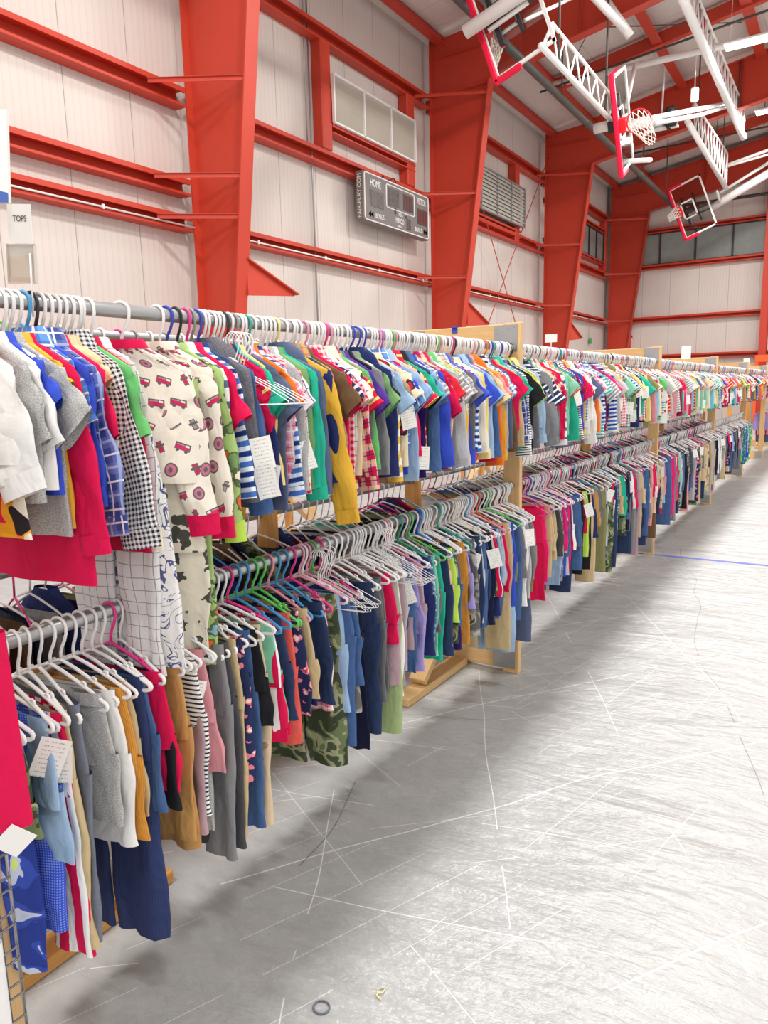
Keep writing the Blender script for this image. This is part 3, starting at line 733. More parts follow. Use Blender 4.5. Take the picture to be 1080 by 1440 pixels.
struts(hA, 'mast', M_white, [((-5.75, 11.75, 7.28), (-2.4, 11.75, 8.3), .11), ((-5.4, 11.9, 7.27), (-4.4, 11.9, 7.62), .04)])
struts(hA, 'mast_sleeve', M_dpipe, [((-4.7, 11.85, 7.5), (-2.5, 11.85, 8.15), .06)])
struts(hA, 'arm', M_white, [((-4.66, 14.3, 8.75), (-4.15, 15.4, 8.25), .08), ((-4.3, 12.2, 8.0), (-4.66, 14.4, 8.8), .03), ((-4.9, 12.2, 7.4), (-4.8, 14.4, 8.6), .03)])
hB = hoop((-4.34, 16.18, 6.87), (0, .49, -.87), (0, .87, .49), 'folded glass basketball backboard seen almost edge on, in the middle', (.55, .2, -.9))[0]
struts(hB, 'mast', M_white, [((-4.95, 16.25, 6.85), (-4.45, 16.25, 6.86), .1), ((-4.7, 17.4, 7.15), (-3.9, 17.6, 7.2), .11), ((-4.55, 16.3, 6.95), (-4.5, 17.2, 7.3), .05), ((-4.42, 16.6, 6.2), (-4.05, 17.4, 6.35), .05)])
struts(hB, 'arm', M_white, [((-4.1, 17.4, 7.2), (-3.25, 23.2, 9.05), .06), ((-3.95, 17.3, 7.05), (-3.6, 20.2, 7.95), .05), ((-3.6, 20.2, 7.95), (-3.25, 23.2, 9.0), .045), ((-4.5, 17.0, 7.4), (-4.6, 18.0, 8.6), .045)])
hC = hoop((-5.1, 28.24, 7.56), (.35, 0, -.93), (.93, 0, .34), 'folded glass basketball backboard farthest away, tilted before the end wall', (-.8, -.2, -.6))[0]
struts(hC, 'mast', M_white, [((-4.55, 28.5, 7.5), (-2.2, 28.5, 8.65), .13), ((-4.4, 28.45, 7.88), (-2.2, 28.45, 8.98), .05)])
struts(hC, 'arm', M_white, [((-4.35, 27.7, 8.54), (-2.2, 27.7, 8.98), .05), ((-4.35, 27.6, 8.5), (-2.2, 27.7, 8.8), .035), ((-4.3, 27.9, 7.9), (-4.25, 28.4, 7.6), .04)])
struts(hC, 'mast_sleeve', M_dpipe, [((-5.3, 28.45, 7.45), (-4.5, 28.45, 7.7), .05), ((-5.2, 28.45, 7.3), (-4.5, 28.45, 7.5), .03)])

def truss(a, b, h0, h1, lab, r=.075):
    a, b = np.array(a, float), np.array(b, float)
    t = empty('pipe_truss', tuple(a)); tag(t, lab, 'truss')
    d = b - a; L = np.linalg.norm(d)
    m = MB(); m.tube([(0, 0, 0), d], r, 12); m.build('main_pipe', M_white, t)
    ca, cb_ = d * .12 + np.array((0, 0, h0)), d * .98 + np.array((0, 0, h1))
    m = MB(); m.tube([ca, cb_], .032, 8); m.build('top_chord', M_white, t)
    m = MB(); n = max(4, int(L / .62))
    for i in range(n):
        p = ca + (cb_ - ca) * i / n; q = d * (.12 + .86 * (i + .5) / n); p2 = ca + (cb_ - ca) * (i + 1) / n
        m.tube([p, q], .018, 6); m.tube([q, p2], .018, 6)
    m.tube([ca, d * .02], .03, 8); m.tube([cb_, d], .03, 8)
    m.build('lattice', M_white, t)
    for f in (.2, .85):
        m = MB(); q = d * f; z = zroof((a + q)[0]) - .25 - (a + q)[2]; m.tube([q, (q[0], q[1], z)], .02, 6)
        m.build('hanger_rod', M_dpipe, t)
truss((-4.5, 11.87, 6.81), (-4.5, 16.1, 6.82), .5, .45, 'white lattice pipe truss holding the middle backboard', .05)
truss((-3.2, 15.6, 8.68), (-3.2, 25.0, 8.62), .6, .72, 'large white lattice pipe truss under the roof at upper right', .09)
truss((-4.0, 20.9, 8.1), (-4.0, 27.8, 7.92), .7, 1.05, 'smaller white lattice pipe truss leading to the farthest backboard')
m = MB(); m.tube([(-7.1, 19.7, 9.28), (-2.9, 19.7, 9.18)], .075, 10); tag(m.build('cross_pipe', M_white), 'long white cross pipe behind the middle backboard', 'pipe')
m = MB(); m.tube([(-4.62, 15.7, 8.98), (-4.2, 16.0, 8.35)], .09, 10); tag(m.build('pipe_end', M_white), 'short white pipe hanging down in front of the second roof beam', 'pipe')
w = empty('winch_motor', (-4.43, 20, 7.95)); tag(w, 'black and grey winch motor beside the middle hoop', 'motor')
m = MB(); m.tube([(-.3, 0, -.08), (.12, 0, -.05)], .13, 14); m.build('motor_body', M_steel, w)
m = MB(); m.tube([(.12, 0, 0), (.34, 0, .02)], .24, 14); m.box((.2, 0, .18), (.2, .16, .16)); m.build('gearbox', M_black, w)
m = MB(); m.box((0, 0, -.2), (.8, .12, .05)); m.tube([(0, 0, 0), (.0, .1, 1.2)], .025, 6); m.build('bracket', M_white, w)
w = empty('control_box', (-3.63, 19.7, 8.27)); tag(w, 'small white control box hanging on a cord from the cross pipe', 'box')
m = MB(); m.box((0, 0, 0), (.17, .1, .3), bev=.02); m.build('housing', M_white, w)
m = MB(); m.tube([(0, 0, .15), (.0, 0, .95)], .012, 6); m.build('cord', M_white, w)

# ------------------------------------------------------------------ lamps
M_lamp = emis('lamp_lens', '#fff8f0', 9.0)
LY = (-1.5, 6, 12.6, 19.0, 25.0)
for ix, x in enumerate((-5.6, -2.3, 3.2)):
    for iy, y in enumerate(LY):
        if x == -5.6 and y > 7: continue
        z = {19.0: 8.85, 25.0: 9.2}.get(y, 8.9) + (.169 * (x + 2.3) if x > -2.3 else 0) * .6
        t = empty('high_bay_lamp', (x, y, z)); tag(t, None, 'lamp', 'high bay lamps under the roof')
        t['label'] = 'bright white strip lamp hanging under the roof' + (' near the large truss' if (x, y) == (-2.3, 19.0) else ' beyond the large truss' if (x, y) == (-2.3, 25.0) else ' elsewhere in the hall')
        m = MB(); m.box((0, 0, .04), (1.25, .36, .05), bev=.012); m.build('lamp_housing', M_white, t)
        m = MB(); m.box((0, 0, 0), (1.2, .32, .03), bev=.01); m.build('lamp_lens', M_lamp, t)
        for s in (-.5, .5):
            m = MB(); m.tube([(s, 0, .06), (s, 0, zroof(x + s) - z - .01)], .006, 5); m.build('lamp_cable', M_white, t)
        ld = bpy.data.lights.new('lamp_light', 'AREA'); ld.shape = 'RECTANGLE'; ld.size = 1.2; ld.size_y = .32; ld.energy = {-5.6: 75, -2.3: 390, 3.2: 190}[x]; ld.color = (1, .98, .955)
        lo = bpy.data.objects.new('lamp_light', ld); COL.objects.link(lo); lo.location = (x, y, z - .04)
wd = bpy.data.worlds.new('hall_ambient_fill'); SC.world = wd; wd.use_nodes = True  # even ambient fill added to brighten shadows, standing in for the unseen hall
wd.node_tree.nodes['Background'].inputs[0].default_value = (1, .985, .97, 1); wd.node_tree.nodes['Background'].inputs[1].default_value = .95
SC.view_settings.view_transform = 'Standard'; SC.view_settings.look = 'None'; SC.view_settings.gamma = 1; SC.view_settings.exposure = 0.12
SC.cycles.max_bounces = 6; SC.cycles.diffuse_bounces = 3; SC.cycles.glossy_bounces = 2; SC.cycles.transparent_max_bounces = 12
SC.cycles.sample_clamp_indirect = 6
#@@RACKS@@
# ------------------------------------------------------------------ racks
XF, XR, ZU, ZL, RR = -1.45, -2.05, 1.717, 1.02, .0165
FY = [.70, 3.5, 6.68, 9.85, 13.02, 16.2, 19.4]
RN = ['first', 'second', 'third', 'fourth', 'fifth', 'sixth', 'seventh']
def plate(m, x, z, y, w, h):
    m.box((x, y, z), (w, .003, h))
def rack_frame(y, lab, xc=(XF + XR) / 2, group=None):
    t = empty('rack_frame', (xc, y, 0)); tag(t, lab, 'rack', group)
    hw = .345
    for s in (1, -1):
        m = MB(); m.box((s * (hw - .0445), 0, .92), (.089, .038, 1.84), bev=.003); m.build('post', M_pine if s > 0 else M_pine2, t)
    for z, h in ((1.765, .14), (.09, .14)):
        m = MB(); m.box((0, 0, z), (2 * hw - .18, .038, h), bev=.003); m.build('crossboard', M_pine, t)
        for s in (1, -1):
            m = MB(); plate(m, s * .265, z, -.021, .125, h * .92)
            for a in (-.045, -.015, .015, .045):
                for b in (-.04, .04): m.box((s * .265 + a, -.0235, z + b + a * .3), (.007, .003, .007))
            m.build('mending_plate', M_steel, t)
    m = MB(); m.box((0, 0, .29), (.089, .036, .26), bev=.003); m.box((0, -.02, .46), (.089, .076, .09), bev=.003); m.build('stub_post', M_pine2, t)
    for s in (1, -1):
        m = MB(); m.box((0, s * .345, .021), (.095, .65, .042), bev=.004); m.build('foot', M_pine2 if y < 1 else M_pine, t)
        m = MB(); a = np.array((0, s * .5, .045)); b = np.array((0, s * .03, .42)); d = (b - a) / np.linalg.norm(b - a)
        Mx = Matrix(((1, 0, 0), (0, d[1], -d[2] * s), (0, d[2], d[1] * s))).to_3x3()
        Mx = Matrix(((1, 0, 0), (0, d[1], -d[2]), (0, d[2], d[1])))
        m.box(tuple((a + b) / 2 + np.array((0, 0, .02))), (.089, float(np.linalg.norm(b - a)), .038), Mx, bev=.003); m.build('brace', M_pine, t)
    return t
for i, y in enumerate(FY):
    t = rack_frame(y, '%s timber end frame of the clothes racks counting from the camera' % RN[i])
    if i == 1:
        m = MB(); m.box((-.02, -.005, 1.836), (.03, .052, .006)); m.box((-.02, -.022, 1.822), (.03, .003, .03)); m.build('tape_piece', M_bluetape, t)
t = empty('support_post', (-2.02, 2.24, 0)); tag(t, 'single timber upright standing behind the trousers with camouflage legs', 'post')
m = MB(); m.box((0, 0, .86), (.089, .038, 1.72), bev=.003); m.build('post', M_pine2, t)
m = MB(); m.box((.0, 0, .02), (.12, .3, .038), bev=.003); m.build('foot', M_pine2, t)
for i, y in enumerate((5.6, 10.2)):
    rack_frame(y, '%s frame of the row behind the racks, glimpsed under the tops' % ('nearer', 'farther')[i], -4.75)
def rail(x, z, ya, yb, lab):
    t = empty('garment_rail', (x, ya, z)); tag(t, lab, 'rail')
    m = MB(); m.tube([(0, 0, 0), (0, yb - ya, 0)], RR, 14); m.build('pipe', M_pipe, t)
    m = MB(); m.tube([(0, yb - ya - .06, 0), (0, yb - ya - .005, 0)], RR + .004, 14); m.build('coupling', M_steel, t)
BAYS = [(.2, 3.5), (3.5, 6.68), (6.68, 9.85), (9.85, 13.02)]
for i, (a, b) in enumerate(BAYS):
    for x, z, nm in ((XF, ZU, 'upper front'), (XF, ZL, 'lower front'), (XR, ZU, 'upper back'), (XR, ZL, 'lower back')):
        rail(x, z, a, b, 'grey metal pipe forming the %s rail of the %s rack' % (nm, RN[i]))
rail(XF, ZU, 13.02, 19.4, 'grey metal pipe of the farthest upper front rail'); rail(XF, ZL, 16.2, 19.4, 'grey metal pipe of the farthest lower front rail')

# ------------------------------------------------------------------ hangers
HOOK = [(-.0215 * math.cos(R_(a)), 0, -.001 + .0215 * math.sin(R_(a))) for a in range(-20, 181, 20)] + [(.0205, 0, -.014), (.014, 0, -.032), (.006, 0, -.046), (.001, 0, -.06), (0, 0, -.078)]
def arm_path(hw=.15, za=-.078, ze=-.143, zb=-.163, q=4):
    P = [(0, 0, za)]
    for k in range(1, 4): f = k / 4; P.append((hw * f, 0, za + (ze - za) * (f ** 1.15)))
    r = (ze - zb) / 2
    for k in range(q + 1):
        a = R_(80 - 160 * k / q); P.append((hw - r * .6 + r * 1.3 * math.cos(a), 0, (ze + zb) / 2 + r * math.sin(a)))
    P += [(hw * .4, 0, zb)]
    return P + [(-x, y, z) for x, y, z in P[::-1][0:-1]]
def hanger_mesh(kind, hi=True, hw=.15):
    m = MB(); n = 7 if hi else 4
    if kind == 'wire':
        m.tube(HOOK if hi else HOOK[::3] + [HOOK[-1]], .0016, 5); m.tube(arm_path(.165, -.078, -.155, -.165), .0014, 5, closed=True)
    else:
        m.tube(HOOK if hi else HOOK[::3] + [HOOK[-1]], .0037, n)
        P = arm_path(hw, -.078, -.078 - .43 * hw, -.078 - .43 * hw - .02, q=4 if hi else 2)
        m.tube(P, .0044, n, closed=True)
        if hi and hw > .12:
            for s in (-1, 1): m.tube([(s * .085, 0, -.112), (s * .09, 0, -.105), (s * .098, 0, -.108), (s * .098, 0, -.119)], .003, 5)
    return m
ME_H = {k: hanger_mesh(k).mesh('hanger_' + k) for k in ('plastic', 'wire')}
ME_H['top'] = hanger_mesh('plastic', True, .1).mesh('hanger_top')
ME_HL = hanger_mesh('plastic', False)
def put_hanger(kind, col, loc, rz, label, group):
    o = bpy.data.objects.new('wire_hanger' if kind == 'wire' else 'plastic_hanger', ME_H[kind]); COL.objects.link(o)
    if not ME_H[kind].materials: ME_H[kind].materials.append(HM['w'][1])
    o.material_slots[0].link = 'OBJECT'; o.material_slots[0].material = HM[col][1]
    q = random.Random(int(loc[1] * 9973)); o.location = loc; o.rotation_euler = (0, R_(q.uniform(-5, 5)) if kind != 'wire' else 0, rz)
    return tag(o, label, 'hanger', group)

# ------------------------------------------------------------------ garments
def sp(c, p): return math.copysign(abs(c) ** p, c)
def cring(hw, b, z, n, ph, A, k, xo=0.0, yo=0.0, wob=0.0):
    P = []
    for i in range(n):
        t = 2 * PI * i / n + PI / 2
        c, s_ = math.cos(t), math.sin(t)
        x = hw * sp(c, .75) * (1 + wob * math.sin(3 * t + ph)); y = b * sp(s_, .8)
        y += A * (math.sin(k * x / max(hw, .02) + ph) + .5 * math.sin(2.3 * k * x / max(hw, .02) + 1.7 * ph))
        P.append((x + xo, y + yo, z))
    return P
def sleeve(m, side, sh, zs, sl, w0, w1, ang, b, n, rows, rng, yb=0.0, mi=0):
    rings = []; c = np.array((side * sh, 0., zs)); a = ang; ph = rng.random() * 6
    axis = lambda a: np.array((side * math.sin(a), yb, -math.cos(a)))
    per = lambda a: np.array((-side * math.cos(a), 0, -math.sin(a)))
    tip = c.copy(); cen = tip + per(a) * w0 * .5
    for r in range(rows + 1):
        f = r / rows
        aa = ang * (1 - .55 * f) if sl > .2 else ang
        if r: cen = cen + axis(aa) * (sl / rows)
        w = w0 + (w1 - w0) * f; w *= (.86 if r == 0 else 1)
        ww = w * .5 * (1 + .06 * math.sin(9 * f + ph) * (f > .1)); bb = b * (.7 + .5 * f) * (1 + .3 * math.sin(13 * f + ph))
        p = per(aa); q = []
        for i in range(n):
            t = 2 * PI * i / n
            q.append(cen + p * ww * sp(math.cos(t), .85) + np.array((0, 1., 0)) * (bb * sp(math.sin(t), .9) + .004 * math.sin(11 * f + ph + 2 * t)))
        rings.append(q)
    m.loft(rings, mi, flip=side < 0, u0=rng.random() * .05)
    return rings
def top_geo(rng, P, hi, m=None, mi=0):
    m = m or MB(); n, rows = (32, 20) if hi else (10, 5)
    sh, bw, L = P['sh'], P['bw'], P['L']; th = P.get('th', .011); ph = rng.random() * 6; A = P.get('A', .006); k = 3 + rng.random() * 2.5
    z0 = -.072; zs = -.086 - (sh - .055) * .5
    R = [cring(.05, .02, z0, n, ph, 0, k), cring(.056, .022, z0 - .012, n, ph, 0, k)]
    for f in ((.3, .6, .85, 1.0) if hi else (.5, 1.0)):
        R.append(cring(.056 + (sh - .056) * f, th * (1.5 - .6 * f), -.084 + (zs + .084) * f, n, ph, A * .15, k))
    z1 = zs - .02
    for r in range(rows + 1):
        f = r / rows; z = z1 + (-L - z1) * f
        w = sh + .004 + (bw - sh - .004) * min(1, f * 3.2) + P.get('flare', 0) * f * f
        R.append(cring(w, th * (.95 + .5 * f), z, n, ph + f * 1.3, A * (.25 + f), k, wob=.012 + .02 * f))
    # uneven hem
    m.loft(R, mi, u0=rng.random() * .06)
    sl = P.get('sl', 0); ends = {}
    if sl:
        for side in (1, -1):
            ends[side] = sleeve(m, side, sh + .003, zs + .004, sl, P['w0'], P['w1'], P['ang'] * (1 if side > 0 else 1), th * .95, 18 if hi else 8, (15 if sl > .2 else 9) if hi else 3, rng, P.get('yb', 0) * side, mi)
    return m, ends
def pants_geo(rng, P, hi, m=None, mi=0):
    m = m or MB(); n, rows = (26, 20) if hi else (8, 4)
    W, L, zt = P['W'], P['L'], P.get('zt', -.132); th = P.get('th', .012); ph = rng.random() * 6; A = P.get('A', .005); k = 2.5 + rng.random() * 2
    cr = zt - P.get('rise', .2); hipw = W * P.get('hip', 1.1)
    R = []
    for f in ((0, .06, .2, .45, .7, 1.0) if hi else (0, .4, 1)):
        R.append(cring(W + (hipw - W) * min(1, f * 1.6), th * (1 + .25 * f), zt + (cr - zt) * f, n, ph, A * (.4 + .5 * f), k, wob=.015))
    m.loft(R, mi, u0=rng.random() * .05)
    lw, hw = hipw * .53, P.get('hem', .06)
    ends = []
    for side in (1, -1):
        R = []; dx = P.get('spread', .01) * (1 if side > 0 else .4); sw = P.get('swing', 0) + (rng.random() - .5) * .02
        for r in range(rows + 1):
            f = r / rows; z = cr + .035 + (zt - L - cr - .035) * f
            w = lw + (hw - lw) * min(1, f * 1.1)
            R.append(cring(w * (1 + .05 * math.sin(7 * f + ph + side)), th * (1.05 + .35 * math.sin(9 * f + ph) * f), z, n - 4 if hi else n, ph + side + f, A * (.5 + .8 * f), k, xo=side * (hipw * .5) + dx * f, yo=side * .004 + sw * f, wob=.02))
        m.loft(R, mi, u0=rng.random() * .05); ends.append(R[-1])
    return m, ends

def crumple(m, rng, amt, dirx=.35):
    V = np.concatenate(m.v); sd = rng.random() * 50
    for i in range(len(V)):
        x, y, z = V[i]
        f = min(1.0, max(0.0, (-z - .09) / .12))
        if f <= 0: continue
        a = noise.noise((x * 15 + sd, z * 7, y * 30)); b = noise.noise((x * 34, z * 17 + sd, y * 40)); c = noise.noise((x * 6, z * 9 - sd, y * 20))
        V[i, 1] += amt * f * (a + .45 * b); V[i, 0] += amt * f * (dirx * b + .9 * c); V[i, 2] += amt * f * .8 * c * min(1, max(0, (-z - .2) / .1))
    m.v = [V]
TAGME = None
def add_tag(parent, x, y, z, rz, rng, s=1.0):
    global TAGME
    if TAGME is None:
        m = MB(); w, h = .056, .084
        V = [(-w / 2, 0, 0), (w / 2, 0, 0), (w / 2, -.001, -h), (-w / 2, -.001, -h), (-w / 2, .001, 0), (w / 2, .001, 0), (w / 2, 0, -h), (-w / 2, 0, -h)]
        U = [(0, 1), (1, 1), (1, 0), (0, 0)]
        m.add(V, [(0, 3, 2, 1), (4, 5, 6, 7), (0, 1, 5, 4), (2, 3, 7, 6), (1, 2, 6, 5), (3, 0, 4, 7)], [[U[0], U[3], U[2], U[1]], [U[1], U[0], U[3], U[2]]] + [[(0, 0)] * 4] * 4, 0, False)
        TAGME = m.mesh('price_tag'); TAGME.materials.append(M_tag)
    o = bpy.data.objects.new('price_tag', TAGME); COL.objects.link(o); o.parent = parent
    o.location = (x, y, z); o.rotation_euler = ((rng.random() - .5) * .3, (rng.random() - .5) * .9, rz); o.scale = (s, s, s)
    o['label'] = 'printed white price tag'
    return o

TYPES = {  # code: (object name, long words, short word, category)
 't': ('tee_shirt', 'short-sleeved tee', 'tee', 'shirt'), 'l': ('long_sleeved_top', 'long-sleeved top', 'top', 'shirt'),
 's': ('button_shirt', 'short-sleeved collared shirt', 'shirt', 'shirt'), 'b': ('long_button_shirt', 'long-sleeved collared shirt', 'shirt', 'shirt'),
 'h': ('hooded_top', 'hooded top', 'hoodie', 'sweatshirt'), 'w': ('sweatshirt', 'sweatshirt', 'sweatshirt', 'sweatshirt'), 'd': ('dress', 'dress', 'dress', 'dress'),
 'p': ('pajama_shirt', 'long-sleeved pajama top', 'pajama top', 'pajamas'), 'q': ('pajama_trousers', 'footed pajama trousers', 'pajama legs', 'pajamas'),
 'j': ('trousers', 'long trousers', 'trousers', 'trousers'), 'x': ('shorts', 'shorts', 'shorts', 'shorts'), 'g': ('joggers', 'joggers', 'joggers', 'trousers'), 'm': ('three_quarter_trousers', 'three-quarter trousers', 'cropped trousers', 'trousers')}
BOT = 'jxgmq'
def params(c, rng, big=1.0):
    r = lambda a, b: a + (b - a) * rng.random()
    if c in 'tsd':
        P = dict(sh=r(.125, .155), bw=r(.14, .175), L=r(.38, .52), sl=r(.10, .14), w0=r(.12, .145), w1=r(.11, .14), ang=R_(r(28, 46)), A=r(.005, .010), th=r(.008, .012))
        if c == 'd': P.update(L=r(.48, .55), flare=.07, sl=.09)
    elif c in 'lbp': P = dict(sh=r(.135, .16), bw=r(.145, .175), L=r(.37, .48), sl=r(.27, .35), w0=r(.115, .135), w1=r(.07, .085), ang=R_(r(10, 20)), A=r(.005, .010), th=r(.009, .012))
    elif c in 'hw': P = dict(sh=r(.14, .165), bw=r(.15, .18), L=r(.38, .49), sl=r(.28, .36), w0=r(.13, .15), w1=r(.075, .09), ang=R_(r(10, 18)), A=r(.005, .010), th=r(.012, .016))
    elif c == 'x': P = dict(W=r(.12, .15), L=r(.24, .33), rise=r(.16, .19), hem=r(.075, .09), hip=1.18, th=r(.009, .013))
    elif c == 'm': P = dict(W=r(.12, .15), L=r(.38, .46), rise=r(.17, .2), hem=r(.062, .075), hip=1.12, th=r(.009, .013))
    elif c == 'j': P = dict(W=r(.12, .15), L=r(.5, .66), rise=r(.17, .2), hem=r(.06, .078), hip=1.12, th=r(.010, .014))
    else: P = dict(W=r(.105, .13), L=r(.48, .6), rise=r(.17, .2), hem=r(.045, .055), hip=1.12, th=r(.010, .014))
    return P

GARM = []; LOWG = {}
def garment(y, rail_, c, fkey, hcol='w', hi=True, seed=0, tagp=False, yaw=None, parts=True, hk='plastic', **ov):
    """rail_: 'uf' 'lf' 'ub' 'lb'"""
    rng = random.Random(seed * 7919 + int(y * 1000) + ord(c)); X = XF if rail_[1] == 'f' else XR; Z = ZU if rail_[0] == 'u' else ZL
    P = params(c, rng); cuff = ov.pop('cuff', None); collar = ov.pop('collar', None); dz = ov.pop('dz', 0.0); lift = ov.pop('nohang', False)
    P.update(ov)
    rz = R_(rng.uniform(-9, 14)) if yaw is None else R_(yaw)
    name = TYPES[c][0]; mat = FAB[fkey][1]
    root = empty(name, (X, y, Z + dz), rz); root['category'] = TYPES[c][3]
    if c in BOT:
        m, ends = pants_geo(rng, P, hi)
        if hi: crumple(m, rng, .006)
        m.build('legs', mat, root)
        if parts and c in 'jxgm':
            w = MB(); zt = P.get('zt', -.132); W = P['W']
            w.loft([cring(W * 1.02, P['th'] * 1.25 + .002, zt + .004 - d, 20 if hi else 10, 0, .002, 3) for d in (0, .012, .03)])
            w.build('waistband', mat, root)
        if cuff:
            for e in ends:
                w = MB(); E = np.array(e); cc = E.mean(0)
                w.loft([cc + (E - cc) * 1.06 + np.array((0, 0, dd)) for dd in (.004, -.016, -.034)])
                w.build('hem_cuff', FAB[cuff][1], root)['label'] = FAB[cuff][0] + ' hem'
    else:
        m, ends = top_geo(rng, P, hi)
        if hi: crumple(m, rng, .006)
        m.build('body_and_sleeves', mat, root)
        if parts:
            nn = 18 if hi else 10
            if c in 'sb':
                w = MB(); w.loft([cring(.047, .02, -.052, nn, 0, 0, 3, yo=.004), cring(.062, .028, -.07, nn, 0, 0, 3, yo=0), cring(.074, .031, -.094, nn, 0, 0, 3, yo=-.002)])
                w.build('collar', FAB[collar][1] if collar else mat, root)
                if hi:
                    w = MB(); w.box((0, -P['th'] - .006, -.11 - P['L'] * .42), (.026, .004, P['L'] * .75)); w.build('button_placket', mat, root)
            elif c == 'h':
                w = MB()
                w.loft([cring(.052, .02, -.05, nn, 0, 0, 3, yo=.0), cring(.085, .034, -.075, nn, 0, .002, 3, yo=.006), cring(.1, .038, -.11, nn, 0, .004, 3, yo=.014), cring(.09, .03, -.16, nn, 0, .004, 3, yo=.02), cring(.04, .012, -.2, nn, 0, 0, 3, yo=.02)], cap1=True)
                w.build('hood', mat, root)
            else:
                w = MB(); w.loft([cring(.05, .0215, -.066, nn, 0, 0, 3), cring(.056, .0245, -.076, nn, 0, 0, 3), cring(.062, .024, -.088, nn, 0, 0, 3)])
                w.build('neckband', FAB[collar][1] if collar else mat, root)['label'] = (FAB[collar][0] if collar else FAB[fkey][0]) + ' neckband'
            if (cuff or c in 'wlhb') and ends and hi:
                for sd, rg in ends.items():
                    w = MB(); E = np.array(rg[-1]); cc = E.mean(0); d = (cc - np.array(rg[-2]).mean(0)); d /= np.linalg.norm(d)
                    hgt = .05 if cuff else .03
                    w.loft([cc + (E - cc) * q + d * dd for q, dd in ((1.05, -.012 if not cuff else -.004), (.98 if cuff else 1.04, hgt * .5), (.96 if cuff else 1.02, hgt))], flip=sd < 0)
                    o = w.build('cuff', FAB[cuff][1] if cuff else mat, root)
                    if cuff: o['label'] = FAB[cuff][0] + ' cuff'
    if tagp:
        if c in BOT: add_tag(root, P['W'] * (.8 + .35 * rng.random()), -.022, P.get('zt', -.132) - .03 - .05 * rng.random(), R_(rng.uniform(15, 60)), rng)
        else: add_tag(root, P['sh'] * rng.uniform(1.0, 1.25), -.03, -.2 - .2 * rng.random(), R_(rng.uniform(20, 60)), rng)
    GARM.append(dict(root=root, y=y, rail=rail_, c=c, f=fkey, h=hcol, hk=hk, rz=rz, loc=(X, y, Z), nohang=lift))
    return root
def far_garment(key, y, rail_, c, fkey, seed):
    rng = random.Random(seed); X = XF if rail_[1] == 'f' else XR; Z = ZU if rail_[0] == 'u' else ZL
    P = params(c, rng); L = LOWG.setdefault(key, dict(m=MB(), mats=[]))
    mm = MB(); (pants_geo if c in BOT else top_geo)(rng, P, False, mm)
    a = R_(rng.uniform(-6, 10)); V = np.concatenate(mm.v); ca, sa = math.cos(a), math.sin(a)
    V = np.stack([V[:, 0] * ca - V[:, 1] * sa + X, V[:, 0] * sa + V[:, 1] * ca + y, V[:, 2] + Z], 1)
    mat = FAB[fkey][1]
    if mat not in L['mats']: L['mats'].append(mat)
    L['m'].add(V, mm.f, mm.uv, L['mats'].index(mat))
FARH = []
#@@LISTS@@
# ---- what hangs where: (y, type, cloth, hanger colour, options)
U = []
def seq(y0, y1, txt, dest):
    T = txt.split(); n = len(T)
    for i, q in enumerate(T):
        p = q.split(':'); o = {}
        for e in p[2:]:
            if e == 'T': o['tagp'] = True
            elif e[0] == 'c': o['cuff'] = e[2:]
            elif e[0] == 'k': o['collar'] = e[2:]
            elif e[0] == 'y': o['yaw'] = float(e[2:])
            elif e[0] == 'H': o['hcol'] = e[2:]
            elif e[0] == 'L': o['L'] = float(e[2:])
            elif e[0] == 'S': o['sl'] = float(e[2:])
            elif e[0] == 'z': o['zt'] = float(e[2:])
            elif e == 'W': o['hk'] = 'wire'
            elif e == 'N': o['nohang'] = True
            elif e[0] == 'w': o['w0'] = float(e[2:]); o['w1'] = o['w0'] * .82
            elif e[0] == 'B': o['bw'] = float(e[2:])
            elif e[0] == 'D': o['sh'] = float(e[2:])
            elif e[0] == 'a': o['ang'] = R_(float(e[2:]))
        dest.append((y0 + (y1 - y0) * i / max(1, n - 1), p[0], p[1], o))
seq(.55, .755, 'l:white:S=.3:L=.4 l:white:S=.26:a=15:L=.34 b:white:S=.2:a=18:L=.32:w=.16:D=.16', U)
U += [(.766, 'd', 'toon', dict(sl=0, sh=.10, bw=.115, L=.46, flare=.05, A=.003))]
seq(.80, 1.02, 't:hgrey:H=e:a=24:S=.15:w=.16 t:white:H=y:a=27:S=.16:w=.16:L=.37 t:royal:a=38:S=.10:D=.125 t:hgrey:a=42:S=.12 t:must:L=.46:S=.07:D=.12:B=.14 l:crim:L=.58:S=.34 s:bplaid:H=b:S=.13:a=24 l:royal:H=k:S=.25:a=12:B=.14 b:nplaid:S=.31:a=17:w=.16 t:crim:a=22:S=.15:w=.15:L=.38:B=.14 t:peach:a=36:S=.06:D=.115:B=.125:L=.4 l:peach:T:S=.1:D=.115:B=.125:L=.4 b:bging:S=.36:a=20:w=.14 t:green:a=20:S=.15:w=.14:L=.3', U)
U += [(1.028, 'w', 'knit', dict(L=.54, sl=.35, ang=R_(13), yaw=5, th=.009, A=.003))]
